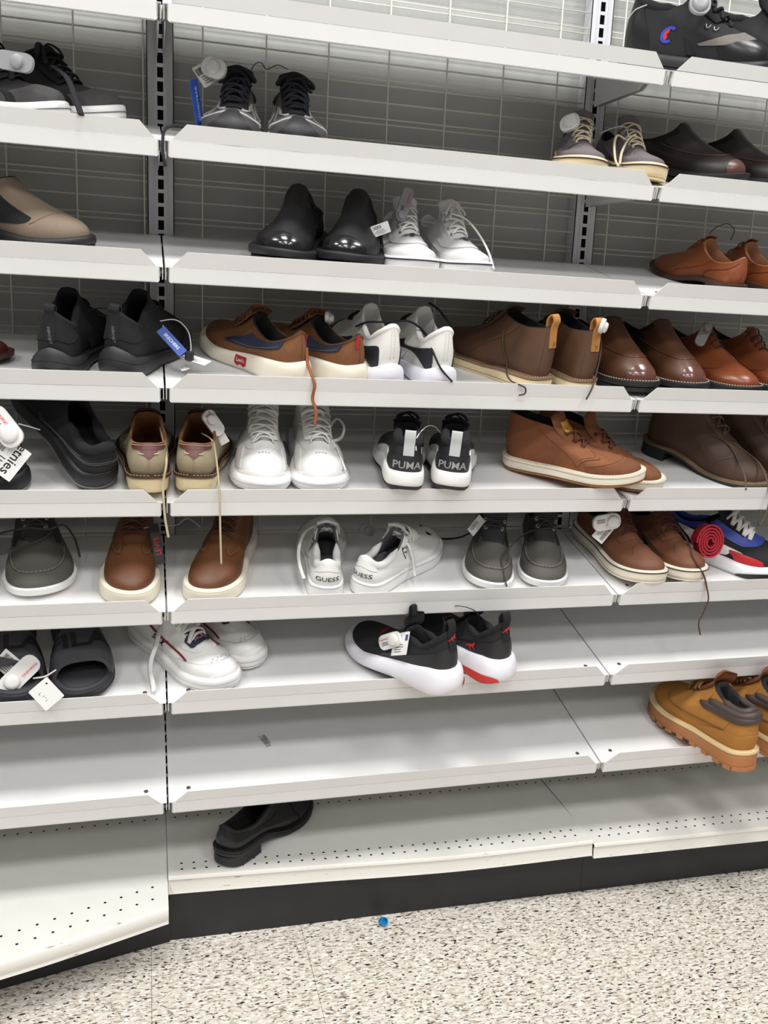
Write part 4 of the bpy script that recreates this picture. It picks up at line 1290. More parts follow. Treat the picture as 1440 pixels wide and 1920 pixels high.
def st_puma_red(s, side, redside):
    red = rubber('bright_red_foam', (206, 48, 46), .5)
    fo = pmat('white_foam_cool', (234, 232, 238), .45, 'noise', 40, .05, .02)
    s.sole(('outsole', BLK_R, 0, .07, -.002, .002, 0), ('midsole', fo, .07, 1, .009, .004, .005), lift=[(0, .004), (.05, .010), (.11, .020), (.18, .012), (.3, 0), (.5, 0), (.7, 0), (.82, .012), (.89, .020), (.95, .010), (1, .004)])
    s.upper(BLK_K, BLK_F)
    # red insert on the inner heel wall of the sole
    s.solepatch('sole_insert', red, .79, .965, .10, .64, (.07, 1, .009, .004, .005), .0015, label='red moulded insert in the white sole')
    s.patch('heel_counter', leather('black_smooth_overlay', (36, 36, 38), .5), [(-.25, .05, .30), (-.16, .04, .62), (-.08, .04, .66), (0, .04, .68), (.08, .04, .66), (.16, .04, .62), (.25, .05, .30)], .0016)
    s.collar(BLK_F, .007, -.40, .40)
    s.pulltab(BLK_F, .026, .017, .55, .003, out=.004)
    s.tongue(BLK_K, .030, .028, 1.1, .005, .8)
    s.pulltab_front = None
    T = s.tong[-1]
    v, fc = tube(crom([T + np.array([.002, 0, -.006]), T + np.array([0, 0, .014]), T + np.array([-.006, 0, .012]), T + np.array([-.006, 0, -.006])], 5), .0075, 4, flat=.25, up=(1, 0, 0))
    s.add('tongue_loop', v, fc, BLK_F)
    V, F = cat_shape(.030)
    if redside: s.decal('emblem', [(a * .8, b * .8) for a, b in V], F, (.085 * s.L, side * .1, .060), (-side * .9, -.6, 0), (.0, 0, 1), INKRED, .0022, reach=.2)
    V2, F2 = cat_shape(.016)
    s.decal('emblem', V2, F2, (-.06, 0, s.zt[0] - .008), (0, -1, 0), (.0, 0, 1), INKRED, .0014)
    s.text('toe_lettering', 'PUMA', .017, (.76 * s.L, 0, .15), (-.25, 1, 0), (-1, -.25, .3), pmat('dull_red_print', (150, 40, 44), .6), .04)

def st_boot(s):
    wheat = suede('wheat_nubuck', (170, 116, 52), .12)
    gum = rubber('gum_rubber', (176, 116, 70), .6)
    cream = pmat('cream_welt', (222, 198, 150), .6)
    col = leather('dark_brown_padded', (72, 60, 56), .5)
    s.sole(('outsole', gum, 0, .78, .005, .006, 0), ('welt', cream, .78, 1, .006, .006, .001))
    # lugs of the sole
    V = MB()
    zb = s.zbot(s.xs)
    for k in range(0, NU, 2):
        p = s.out[k]; n = s.nrm[k]; t = np.array([-n[1], n[0]])
        a = p + n * .0062; b = p - n * .012
        q = [a + t * .0085, a - t * .0085, b - t * .007, b + t * .007]
        V.prism([Vector((*c, zb[k] - .0045)) for c in q], (0, 0, .009))
    s.add('sole_lugs', V.v, V.f, gum, smooth=False, kind='stuff')
    s.welt_stitch(pmat('pale_thread', (214, 200, 176), .7), .004, .0008, .0055, .0009)
    s.upper(wheat, DARK_IN, rim=.012)
    s.patch('heel_counter', wheat, [(-.20, .0, .12), (-.15, 0, .30), (-.07, 0, .34), (0, 0, .35), (.07, 0, .34), (.15, 0, .30), (.20, 0, .12)], .002)
    for sg in (1, -1):
        q = lambda u: .5 - sg * u
        s.patch('quarter_panel', wheat, [(q(.06), .56, 1), (q(.09), .50, 1), (q(.14), .40, .95), (q(.20), .30, .80), (q(.28), .28, .72), (q(.36), .35, .70)], .002)
        for dv in (0, .03):
            s.seam('quarter_stitch', [(q(.07), .56 + dv), (q(.10), .48 + dv), (q(.15), .38 + dv), (q(.21), .30 + dv), (q(.29), .28 + dv), (q(.36), .36 + dv)], pmat('brown_thread', (132, 88, 42), .7), .0006, .003, .0035)
    for vv in (.79, .90):
        P = [s.S(u % 1, vv) + s.N(u % 1, vv) * .001 for u in np.linspace(-.33, .33, 36)]
        rr = [.0095 * min(1, .35 + 4 * math.sin(math.pi * t)) for t in np.linspace(0, 1, 36)]
        v, f = tube(P, rr, 8, flat=1.0)
        s.add('padded_collar', v, f, col)
    s.collar(col, .008, -.32, .32, name='collar_rim')
    s.tongue(leather('brown_leather_tongue', (112, 62, 38)), .028, .032, .8, .005)
    s.laces(cord_m('wheat_lace', (150, 104, 52)), [(.61, .018), (.57, .020), (.53, .021), (.49, .022)], .0034, .9, 'cross', DKMETAL, .007)

def st_black_oxford(s):
    s.sole(('outsole', BLK_R, 0, .62, .002, .003, 0), ('welt', BLK_R, .70, 1, .004, .004, 0))
    s.upper(BLK_L, DARK_IN)
    s.patch('topline_binding', BLK_L, [(.58, .93, 1), (.7, .91, 1), (.85, .91, 1), (1, .92, 1), (1.15, .91, 1), (1.3, .91, 1), (1.42, .93, 1)], .002)
    s.seam('collar_stitch', [(-.36, .84), (-.2, .82), (-.07, .84), (0, .85), (.07, .84), (.2, .82), (.36, .84)], BLK_F, .0006, .0008)
    for sg in (1, -1):
        s.seam('vamp_seam', [(.5 - sg * .03, .70), (.5 - sg * .10, .62), (.5 - sg * .17, .45), (.5 - sg * .21, .1)], BLK_F, .0011, .0008)
    v, f = rect(.020, .004)
    s.text('side_lettering', 'deer stags', .006, (.22 * s.L, -.1, .060), (1, 0, 0), (0, 0, 1), pmat('worn_gold_print', (92, 84, 66), .6), .01)
    s.tongue(BLK_L, .016, .03, .3, .004)

def st_slipon(s):
    tp = pmat('taupe_microsuede', (124, 108, 92), .8, 'suede', 90, .3, .1)
    s.sole(('outsole', BLK_R, 0, .3, .002, .003, 0), ('midsole', BLK_R, .3, 1, .004, .002, .002))
    s.upper(tp, BLK_F)
    for sg in (1, -1):
        q = lambda u: .5 - sg * u
        s.patch('elastic_gore', BLK_F, [(q(.14), .45, 1), (q(.19), .30, 1), (q(.27), .22, 1), (q(.36), .3, 1)], .0016)
    s.seam('toe_seam', [(.33, .30), (.39, .44), (.45, .50), (.5, .51), (.55, .50), (.61, .44), (.67, .30)], tp, .001, .0004)
    s.collar(BLK_F, .007)
    s.patch('heel_panel', BLK_F, [(-.2, .02, .97), (-.1, .02, .98), (0, .02, .98), (.1, .02, .98), (.2, .02, .97)], .0016)

def st_black_trainer(s):
    gl = pmat('grey_sole_edge', (120, 120, 122), .6)
    s.sole(('outsole', gl, 0, .18, .003, .003, 0), ('midsole', BLK_R, .18, 1, .004, .002, .002))
    s.upper(BLK_F, BLK_F)
    th = pmat('grey_thread_dark', (84, 84, 88), .7)
    s.patch('toe_cap', BLK_S, [(.33, 0, .30), (.40, 0, .40), (.46, 0, .44), (.5, 0, .45), (.54, 0, .44), (.60, 0, .40), (.67, 0, .30)], .0014)
    s.patch('heel_panel', BLK_S, [(-.24, 0, .35), (-.15, 0, .62), (-.07, 0, .66), (0, 0, .67), (.07, 0, .66), (.15, 0, .62), (.24, 0, .35)], .0016)
    for k in (0, .07):
        s.seam('side_piping', [(.245, .12 + k), (.20, .30 + k), (.14, .42 + k), (.07, .46 + k), (0, .47 + k), (-.07, .46 + k), (-.14, .42 + k), (-.20, .30 + k), (-.245, .12 + k)], th, .0006, .003)
    s.seam('sole_seam', [(-.2, .03), (-.1, .05), (0, .06), (.1, .05), (.2, .03)], th, .0007, .003)
    s.seam('side_piping', [(.13, .62), (.18, .50), (.24, .42), (.29, .48)], th, .0005, .003)
    s.seam('side_piping', [(-.13, .62), (-.18, .50), (-.24, .42), (-.29, .48)], th, .0005, .003)
    s.collar(BLK_F, .010)
    s.tongue(BLK_F, .03, .03, .4, .009)
    s.laces(BLK_LACE, [(.68, .014), (.61, .016), (.55, .018), (.49, .020)], .0035, .5)

def slide_sandal(i, x, d, yaw, label, mirror=False, L=.285):
    """pool slide: moulded footbed and one broad strap, raised lettering"""
    s = Shoe('slide_sandal', label, G, i, x, d, yaw, 'T', 0, 0, 0, mirror, L, 1.12, .0, ts=.006, hs=.004, th=((0, .036), (.3, .030), (.65, .024), (1, .022)), inset=.004, cat='sandal')
    fo = pmat('charcoal_foam', (46, 46, 50), .6, 'pebble', 500, .25, .08)
    s.sole(('outsole', fo, 0, 1, .0, .004, .002))
    zt = s.zbot(s.xs) + s.thick(s.xs)
    # raised rim round a sunken footbed
    v = []; f = []
    for off, dz in ((.003, -.002), (.002, .004), (-.004, .006), (-.010, .002), (-.013, -.001)):
        p = s.out + s.nrm * off
        v += [(a, b, c + dz) for (a, b), c in zip(p, zt)]
    for r in range(4):
        for k in range(NU):
            l = (k + 1) % NU; f.append((r * NU + l, r * NU + k, (r + 1) * NU + k, (r + 1) * NU + l))
    s.add('footbed_rim', v, f, fo)
    rib = MB()
    for k in range(9):
        xx = (.15 + .078 * k) * L
        w = np.interp(xx / L, [.1, .25, .5, .7, .9], [.020, .026, .026, .034, .026])
        z = float(s.zbot(xx / L) + s.thick(xx / L))
        rib.box(xx - .0016, xx + .0016, -w, w, z - .001, z + .0014)
    s.add('footbed_ribs', rib.v, rib.f, fo, smooth=False)
    st = leather('charcoal_strap', (66, 66, 70), .42, .08)
    x0, x1 = .52 * L, .855 * L
    v = []; f = []
    nx, na = 9, 21
    for side, dr in ((0, 0), (1, -.006)):
        for a in range(nx):
            t = a / (nx - 1)
            xx = x0 + (x1 - x0) * t
            k0 = np.interp(xx / L, s.xs[:NU // 2 + 1], s.out[:NU // 2 + 1, 1]); k1 = np.interp(xx / L, s.xs[NU // 2:][::-1], s.out[NU // 2:, 1][::-1])
            hgt = (.072 - .022 * t) + dr
            zs = float(s.zbot(xx / L))
            for b in range(na):
                g = math.pi * b / (na - 1)
                cy, w = (k0 + k1) / 2, (k1 - k0) / 2 + .004 + dr
                cw = abs(math.cos(g)) ** .62 * (1 if math.cos(g) > 0 else -1)
                bow = .010 * math.sin(g) * (1 if t > .5 else -1) * abs(2 * t - 1) ** 3
                v.append((xx - bow * .6, cy - w * cw, zs + .012 + hgt * math.sin(g) ** .7))
    m = nx * na
    for a in range(nx - 1):
        for b in range(na - 1):
            q = a * na + b
            f.append((q, q + na, q + na + 1, q + 1)); f.append((m + q, m + q + 1, m + q + na + 1, m + q + na))
    for b in range(na - 1):
        f.append((b, b + 1, m + b + 1, m + b)); q = (nx - 1) * na + b; f.append((q + 1, q, m + q, m + q + 1))
    s.add('strap', v, f, st, sharp=50)
    s.add('sole_side_rib', *tube([(a, b, c * .45) for (a, b), c in zip(s.out + s.nrm * .004, zt)], .0012, 5, True), fo, solid=False)
    s.text('strap_lettering', 'FILA', .050, (.765 * L, 0, .2), (0, 1, 0), (-1, 0, .25), pmat('black_raised_lettering', (20, 20, 22), .4), .03, 0, 1.25)
    return s
# ================================================================ the shoes, shelf by shelf
LOW = dict(zt=(.082, .066, .060, .074, .100))
# ---- top shelf
s = Shoe('sneaker', 'chunky black high sneaker with a blue and red letter emblem on the top shelf', G, 0, 1.150, .045, 58, 'T', mirror=True, L=.285, wf=1.08, th=((0, .036), (.3, .032), (1, .028)), zt=(.125, .118, .112, .118, .138), toeh=.07, xt=.40); st_champion(s, -1)
s = Shoe('sneaker', 'second black high sneaker on the top shelf, cut off by the right picture edge', G, 0, 1.315, .045, 58, 'T', L=.285, wf=1.08, th=((0, .036), (.3, .032), (1, .028)), zt=(.125, .118, .112, .118, .138), toeh=.07, xt=.40); st_champion(s, -1)
# ---- second shelf
s = Shoe('sneaker', 'charcoal court sneaker with thick white sole, nearest the lip at the left picture edge', G, 1, -.155, .050, 54, 'T', mirror=True, L=.290, wf=.95, th=((0, .034), (.3, .030), (1, .028)), zt=(.092, .078, .070, .080, .096), toeh=.055); st_cup_black(s, -1); CT1 = s
s = Shoe('sneaker', 'charcoal court sneaker behind its mate, only its white-edged toe showing', G, 1, -.072, .108, 54, 'T', L=.280, wf=.95, th=((0, .034), (.3, .030), (1, .028)), zt=(.092, .078, .070, .080, .096), toeh=.055); st_cup_black(s, -1)
s = Shoe('running_shoe', 'grey runner with silver overlays and a blue hang tag beside it', G, 1, .104, .014, -10, 'T', L=.288, wf=1.12, th=((0, .034), (.3, .028), (1, .014)), zt=(.082, .070, .066, .080, .102), toeh=.052); st_runner(s); RN1 = s
s = Shoe('running_shoe', 'grey runner with silver overlays and a big navy lace loop', G, 1, .230, .014, -2, 'T', mirror=True, L=.288, wf=1.12, th=((0, .034), (.3, .028), (1, .014)), zt=(.082, .070, .066, .080, .102), toeh=.052); NAVY = st_runner(s)
gc = canvas('grey_violet_canvas', (112, 104, 108), 450)
cl = cord_m('cream_lace', (206, 194, 164)); pin = leather('dark_pinstripe', (50, 40, 44), .6)
cap_kw = dict(L=.285, th=((0, .032), (.3, .028), (.7, .028), (1, .030)), zt=(.078, .066, .060, .074, .096), toeh=.044, ts=.012, slope=1.0)
s = Shoe('canvas_shoe', 'grey canvas shoe with cream laces, left one beside the security tag', G, 1, .762, .012, -18, 'T', **cap_kw); st_canvas(s, gc, CREAM_R, pin, cl, DARK_IN, METAL); CANV1 = s
s = Shoe('canvas_shoe', 'grey canvas shoe whose cream toe pokes through the gap between two shelves', G, 1, .902, .008, -6, 'T', n=.0, mirror=True, **cap_kw); st_canvas(s, gc, CREAM_R, pin, cl, DARK_IN, METAL); CANV2 = s
db = leather('dark_brown_leather', (32, 24, 22), .5)
lo = dict(L=.285, th=((0, .030), (.3, .026), (1, .026)), zt=(.080, .072, .074, .092, .112), toeh=.056, xt=.47, thr=.2)
s = Shoe('loafer', 'very dark brown loafer beside the grey canvas pair', G, 1, 1.122, .045, 30, 'T', mirror=False, **lo); st_loafer(s, db, leather('brown_scuffed_toe', (84, 54, 46), .35), BLK_R, DARK_IN, True, True)
s = Shoe('loafer', 'very dark brown loafer at the right picture edge of the second shelf', G, 1, 1.248, .045, 30, 'T', mirror=True, **lo); st_loafer(s, db, leather('brown_scuffed_toe', (84, 54, 46), .35), BLK_R, DARK_IN, True, True)
# ---- third shelf
sl = dict(L=.290, wf=1.0, th=((0, .030), (.3, .026), (1, .022)), zt=(.080, .074, .078, .098, .106), toeh=.054, xt=.47, thr=.25)
s = Shoe('slip_on_shoe', 'taupe slip-on with a black sole, toe pointing right', G, 2, -.126, .046, 54, 'T', **sl); st_slipon(s)
s = Shoe('slip_on_shoe', 'taupe slip-on cut by the left picture edge, in front of its mate', G, 2, -.290, .046, 54, 'T', mirror=True, **sl); st_slipon(s)
bl = dict(L=.292, wf=1.14, th=((0, .034), (.3, .030), (1, .030)), zt=(.080, .074, .078, .098, .132), toeh=.052, xt=.47, slope=.85, ts=.012, thr=.42, wo=.098)
cap = leather('polished_black_toe', (20, 20, 22), .2, .02, .05, .6)
s = Shoe('loafer', 'black slip-on loafer with polished toe, left of the two', G, 2, .186, .014, -22, 'T', **bl); st_loafer(s, leather('black_soft_leather', (22, 22, 24), .5), cap, BLK_R, DARK_IN)
s = Shoe('loafer', 'black slip-on loafer with polished toe, next to the white canvas shoes', G, 2, .311, .012, -18, 'T', mirror=True, **bl); st_loafer(s, leather('black_soft_leather', (22, 22, 24), .5), cap, BLK_R, DARK_IN)
wc = canvas('white_canvas', (216, 212, 214), 480)
nvy = leather('navy_pinstripe', (34, 36, 58), .6)
wkw = dict(L=.282, wf=1.06, th=((0, .032), (.3, .028), (.7, .028), (1, .030)), zt=(.080, .068, .064, .082, .106), toeh=.042, slope=1.0)
def wings(s):
    p = [(-.022, .004), (-.008, .0015), (-.006, .006), (.006, .006), (.008, .0015), (.022, .004), (.010, -.003), (.005, -.002), (.004, -.008), (-.004, -.008), (-.005, -.002), (-.010, -.003)]
    f = [(0, 1, 11), (1, 10, 11), (1, 2, 3, 4, 7, 10), (4, 6, 7), (4, 5, 6), (7, 8, 9, 10)]
    cx = float(s.S(.5, .53)[0])
    s.decal('wing_emblem', [(a * .95, b * 1.15) for a, b in p], f, (cx, 0, .15), (0, 1, 0), (-1, 0, .2), pmat('grey_print_dark', (70, 68, 70), .6), .0032)
    s.text('emblem_lettering', '88', .008, (cx, 0, .15), (0, 1, 0), (-1, 0, .2), INK, .01, off=.0042)
def flap(s):
    s.patch('vamp_flap', wc, [(.36, .60, .80), (.41, .50, .74), (.455, .44, .66), (.5, .42, .62), (.545, .44, .66), (.59, .50, .74), (.64, .60, .80)], .0028)
wl = [(.63, .0150), (.575, .0165), (.515, .018), (.46, .020)]
s = Shoe('canvas_shoe', 'white canvas shoe with winged print and a security tag on its laces', G, 2, .447, .012, -3, 'T', **wkw); st_canvas(s, wc, WHT_R, nvy, WHT_LACE, WHT_F, METAL, lrows=wl); flap(s); wings(s); WC1 = s
s = Shoe('canvas_shoe', 'white canvas shoe with winged print and a loose lace down its side', G, 2, .564, .010, 6, 'T', mirror=True, **wkw); st_canvas(s, wc, WHT_R, nvy, WHT_LACE, WHT_F, METAL, lrows=wl, bow=(.02, .01, 0)); flap(s); wings(s); WC2 = s
tan = leather('burnished_tan_leather', (132, 71, 40), .32, .08, .22)
tand = leather('burnished_dark_tan', (96, 48, 28), .35)
bsole = leather('dark_brown_sole', (62, 38, 28), .5)
dkw = dict(L=.282, wf=.96, pt=.15, th=((0, .010), (1, .009)), heel=(.26, .016, bsole), zt=(.080, .066, .060, .074, .096), toeh=.044, ts=.012)
s = Shoe('derby_shoe', 'tan leather derby with toe pointing left, on the third shelf', G, 2, 1.128, .018, -174, 'H', mirror=True, **dkw); st_derby(s, tan, bsole, cord_m('tan_lace', (110, 60, 36)), pmat('tan_leather_lining', (150, 100, 66), .6), tand, None, ends=None); TAN1 = s
s = Shoe('derby_shoe', 'tan leather derby cut by the right picture edge, behind its mate', G, 2, 1.228, .018, -174, 'H', **dkw); st_derby(s, tan, bsole, cord_m('tan_lace', (110, 60, 36)), pmat('tan_leather_lining', (150, 100, 66), .6), tand, None)
# ---- fourth shelf
s = Shoe('derby_shoe', 'oxblood leather shoe, only its toe showing at the left picture edge', G, 3, -.268, .10, 60, 'T', L=.295, th=((0, .012), (1, .010)), heel=(.26, .014, BLK_R), toeh=.045); st_derby(s, leather('oxblood_leather', (74, 30, 26), .35), leather('oxblood_sole', (58, 28, 24), .5), BLK_LACE, DARK_IN)
kk = dict(L=.280, wf=1.05, th=((0, .036), (.3, .032), (.65, .026), (1, .020)), zt=(.116, .100, .086, .112, .136), toeh=.052, xt=.42, hs=.010, ts=.020)
s = Shoe('sneaker', 'all black knit sneaker seen from the heel, left one', G, 3, -.184, .008, 168, 'H', mirror=True, **kk); st_knit_sneaker(s); KN1 = s
s = Shoe('sneaker', 'all black knit sneaker seen from the heel, beside the blue hang tag', G, 3, -.084, .028, 158, 'H', **kk); st_knit_sneaker(s); KN2 = s
lk = dict(L=.290, wf=.97, th=((0, .036), (.3, .034), (.65, .028), (1, .026)), zt=(.102, .084, .070, .082, .104), toeh=.050, xt=.46, ts=.016)
s = Shoe('casual_shoe', 'brown casual shoe with white sole and red side tab, toe pointing left', G, 3, .240, .022, -150, 'H', mirror=True, **lk); LLACE, _ = st_levi_white_sole(s, 1); LV1 = s
s = Shoe('casual_shoe', 'brown casual shoe with white sole, its lace hanging over the lip', G, 3, .345, .016, -152, 'H', **lk); st_levi_white_sole(s, 1); LV2 = s
def redtab(s, u=.885, logo=True):
    r = pmat('red_tab', (168, 34, 44), .7)
    p = Vector(s.S(u, .82)); n = Vector(s.N(u, .82))
    t = (Vector(s.S(u + .01, .82)) - p).normalized(); b = Vector((0, 0, 1))
    if s.mir: pass
    m = MB(); q = [p + n * .004 + t * a + b * c for a, c in ((-.004, -.012), (.004, -.012), (.004, .012), (-.004, .012))]
    m.prism(q, n * .0012)
    s.add('red_tab', m.v, m.f, r, smooth=False, solid=True)
redtab(LV1); redtab(LV2, .98)
def batwing(s, org, ex, k=1.0, txt="Levi's"):
    w = [(-.012, .008), (.012, .008), (.012, -.004), (.006, -.0075), (0, -.004), (-.006, -.0075), (-.012, -.004)]
    s.decal('red_logo', [(a * k, b * k) for a, b in w], [(0, 6, 5, 4), (0, 4, 1), (1, 4, 3, 2)], org, ex, (0, 0, 1), pmat('red_tab', (168, 34, 44), .7), .0010)
    s.text('logo_lettering', txt, .0075 * k, (org[0], org[1], org[2] + .0025), ex, (0, 0, 1), INKWHITE, .01, off=.0016)
batwing(LV1, (.43 * LV1.L, .1, .018), (-1, 0, 0), 1.25)
wk = dict(L=.285, wf=.98, th=((0, .036), (.3, .030), (.65, .026), (1, .022)), zt=(.120, .104, .082, .100, .134), toeh=.054, xt=.42, hs=.008, ts=.016)
s = Shoe('sneaker', 'white ribbed knit sneaker with black overlays, seen from the heel beside the brown shoes', G, 3, .404, .014, 190, 'H', mirror=True, **wk); st_white_knit(s); WK1 = s
s = Shoe('sneaker', 'white ribbed knit sneaker with a black lace draped over it', G, 3, .506, .012, 188, 'H', **wk); st_white_knit(s); WK2 = s
chb = leather('worn_brown_leather', (88, 61, 43), .5, .15, .28)
chl = cord_m('grey_brown_lace', (78, 62, 54))
tb = leather('tan_tab', (176, 122, 66), .6)
ck = dict(L=.292, wf=.96, th=((0, .032), (.3, .030), (.45, .024), (.65, .026), (1, .026)), zt=(.130, .124, .120, .126, .136), toeh=.050, xt=.40, ts=.018, slope=1.1)
s = Shoe('chukka_boot', 'brown leather chukka boot with cream sole and tan pull tab, toe pointing left', G, 3, .724, .026, -153, 'H', mirror=True, **ck); st_chukka(s, chb, CREAM_R, leather('taupe_welt', (140, 112, 86), .7), chl, tb, pmat('dark_thread', (70, 50, 40), .8)); CH1 = s
s = Shoe('chukka_boot', 'brown leather chukka boot with cream sole, its heel facing the aisle', G, 3, .808, .014, -167, 'H', **ck); st_chukka(s, chb, CREAM_R, leather('taupe_welt', (140, 112, 86), .7), chl, tb, pmat('dark_thread', (70, 50, 40), .8)); CH2 = s
def tabcross(s):
    for sg in (1, -1):
        s.seam('tab_stitch', [(-.010 * sg, .60), (0, .655), (.010 * sg, .71)], pmat('brown_thread_dark', (110, 70, 36), .8), .0006, .0058)
tabcross(CH1); tabcross(CH2)
ml = leather('chestnut_leather', (84, 52, 32), .42, .1, .2)
mkw = dict(L=.290, wf=1.08, thr=.2, th=((0, .030), (.3, .026), (1, .024)), zt=(.085, .076, .078, .104, .124), toeh=.052, xt=.47, slope=.7)
bump = leather('polished_brown_toe', (94, 56, 46), .22, .04, .1, .4)
s = Shoe('loafer', 'chestnut moccasin loafer with a shiny toe, bridging two shelves', G, 3, .932, .010, 6, 'T', **mkw); st_loafer(s, ml, bump, BLK_R, DARK_IN, True, True, pmat('pale_thread', (214, 200, 176), .7))
s = Shoe('loafer', 'chestnut moccasin loafer with a shiny toe, beside the cognac shoes', G, 3, 1.056, .010, 9, 'T', mirror=True, **mkw); st_loafer(s, ml, bump, BLK_R, DARK_IN, True, True, pmat('pale_thread', (214, 200, 176), .7))
cg = leather('cognac_leather', (122, 62, 32), .30, .06, .18)
okw = dict(L=.295, wf=.98, th=((0, .026), (.3, .022), (1, .020)), zt=(.085, .074, .070, .088, .110), toeh=.050)
def cognac(s):
    s.sole(('outsole', BLK_R, 0, .7, .002, .003, 0), ('welt', leather('dark_welt', (62, 40, 30), .5), .72, 1, .006, .006, 0))
    s.sole_done = True
s = Shoe('oxford_shoe', 'cognac lace-up shoe with a security tag, fourth shelf', G, 3, 1.184, .010, 12, 'T', **okw); st_derby(s, cg, BLK_R, cord_m('dark_lace_brown', (52, 38, 34)), DARK_IN, None, pmat('pale_thread', (214, 200, 176), .7), heelcounter=False); CG1 = s
s = Shoe('oxford_shoe', 'cognac lace-up shoe cut by the right picture edge, fourth shelf', G, 3, 1.296, .010, 12, 'T', mirror=True, **okw); st_derby(s, cg, BLK_R, cord_m('dark_lace_brown', (52, 38, 34)), DARK_IN, None, pmat('pale_thread', (214, 200, 176), .7), heelcounter=False); CG2 = s
# ---- fifth shelf
bt = dict(L=.295, wf=1.18, th=((0, .034), (.3, .030), (1, .024)), zt=(.090, .072, .064, .080, .105), toeh=.055)
s = Shoe('sneaker', 'black sneaker turned askew, heel towards the aisle', G, 4, -.112, .052, 210, 'H', n=.004, pitch=24, roll=0, mirror=False, **bt); st_black_trainer(s)
s = Shoe('sneaker', 'black sneaker under a white price card at the left picture edge', G, 4, -.235, .065, 262, 'H', mirror=True, **bt); st_black_trainer(s); BT2 = s
tk = dict(L=.295, wf=1.06, pt=.1, th=((0, .034), (.3, .026), (.6, .020), (1, .018)), zt=(.090, .086, .082, .094, .112), toeh=.048, xh=.05, inset=.005, bul=.010, heelbul=.008, wo=.104)
s = Shoe('oxford_shoe', 'oatmeal linen shoe with brown heel patch, left of the shelf gap', G, 4, -.028, -.001, 181, 'H', n=.016, pitch=-3, mirror=True, **tk); st_tan_canvas(s); TC1 = s
s = Shoe('oxford_shoe', 'oatmeal linen shoe with brown heel patch and a long lace over the lip', G, 4, .047, .001, 172, 'H', n=.016, pitch=-3, **tk); st_tan_canvas(s); TC2 = s
ww = dict(L=.278, wf=1.08, th=((0, .036), (.3, .032), (1, .026)), zt=(.098, .084, .076, .092, .116), toeh=.056, ts=.014, xt=.41, slope=.45)
s = Shoe('sneaker', 'plain white leather sneaker facing the aisle, its lace knotted', G, 4, .171, .018, -6, 'T', **ww); st_white_leather(s); WS1 = s
s = Shoe('sneaker', 'plain white leather sneaker facing the aisle, with a long loose lace', G, 4, .287, .018, -1, 'T', mirror=True, **ww); st_white_leather(s); WS2 = s
pk = dict(L=.295, wf=1.02, th=((0, .034), (.3, .030), (1, .026)), zt=(.092, .092, .098, .098, .104), toeh=.052, hs=.004)
s = Shoe('sneaker', 'black and white sneaker with block lettering on the heel, left one', G, 4, .430, -.026, 167, 'H', n=.031, pitch=-7.5, mirror=True, **pk); st_puma(s)
s = Shoe('sneaker', 'black and white sneaker with block lettering on the heel, right one', G, 4, .518, -.026, 162, 'H', n=.031, pitch=-7.5, **pk); st_puma(s)
cb = suede('saddle_brown_nubuck', (128, 78, 47), .16)
bl_l = cord_m('saddle_brown_lace', (104, 58, 40))
cu = dict(L=.290, wf=.96, th=((0, .030), (.3, .026), (1, .024)), zt=(.124, .120, .112, .104, .100), toeh=.046, xt=.43, ts=.010, slope=1.05)
gumc = leather('gum_sole', (150, 100, 62), .6)
s = Shoe('chukka_boot', 'saddle brown chukka with a yellow patch on its tongue, toe resting on the lip', G, 4, .922, -.022, 46, 'T', n=.040, pitch=8, **cu); st_chukka(s, cb, OFFW_R, OFFW_R, bl_l, None, pmat('tan_thread_pale', (206, 190, 160), .7), eye=DKMETAL, apron=True, out2=gumc, tl=.036); CK1 = s
s = Shoe('chukka_boot', 'saddle brown chukka half hidden behind its mate', G, 4, 1.006, .030, 48, 'T', n=.002, mirror=True, **cu); st_chukka(s, cb, OFFW_R, OFFW_R, bl_l, None, pmat('tan_thread_pale', (206, 190, 160), .7), eye=DKMETAL, apron=True, out2=gumc, tl=.036); CK2 = s
vb = leather('dark_brown_suede_boot', (74, 52, 38), .6, .15, .28)
vk = dict(L=.290, wf=1.0, pt=.1, th=((0, .012), (1, .012)), heel=(.25, .022, BLK_R), zt=(.130, .128, .126, .130, .140), toeh=.048, xt=.41, ts=.010, slope=1.1)
s = Shoe('chukka_boot', 'dark brown chukka boot with a stacked heel, toe pointing right', G, 4, 1.276, .040, 38, 'T', **vk); st_chukka(s, vb, BLK_R, leather('olive_welt', (110, 92, 66), .7), cord_m('taupe_lace', (96, 78, 64))); VB1 = s
s = Shoe('chukka_boot', 'dark brown chukka boot behind its mate near the right picture edge', G, 4, 1.405, .050, 38, 'T', mirror=True, **vk); st_chukka(s, vb, BLK_R, leather('olive_welt', (110, 92, 66), .7), cord_m('taupe_lace', (96, 78, 64)))
# ---- sixth shelf
bo = dict(L=.300, wf=1.12, inset=.003, th=((0, .022), (.3, .018), (1, .016)), zt=(.078, .066, .064, .084, .104), toeh=.050, xt=.46, ts=.010)
s = Shoe('boat_shoe', 'large grey boat shoe at the left picture edge with its lace untied', G, 5, -.218, .052, 8, 'T', mirror=True, **{**bo, 'L': .285, 'wf': 1.28}); st_boat(s); BO0 = s
s = Shoe('boat_shoe', 'dark shoe on the sixth shelf, only a sliver at the left picture edge', G, 5, -.350, .03, 4, 'T', **{**bo, 'L': .28}); st_boat(s)
yk = dict(L=.285, wf=1.05, th=((0, .032), (.3, .030), (1, .030)), zt=(.105, .100, .100, .104, .116), toeh=.048, xt=.42, ts=.006, inset=.005, slope=.8)
s = Shoe('casual_shoe', 'brown lace-up with thick white sole beside a black hang tag', G, 5, -.070, .014, -5, 'T', **yk); BRL = st_thick_white_brown(s); TW1 = s
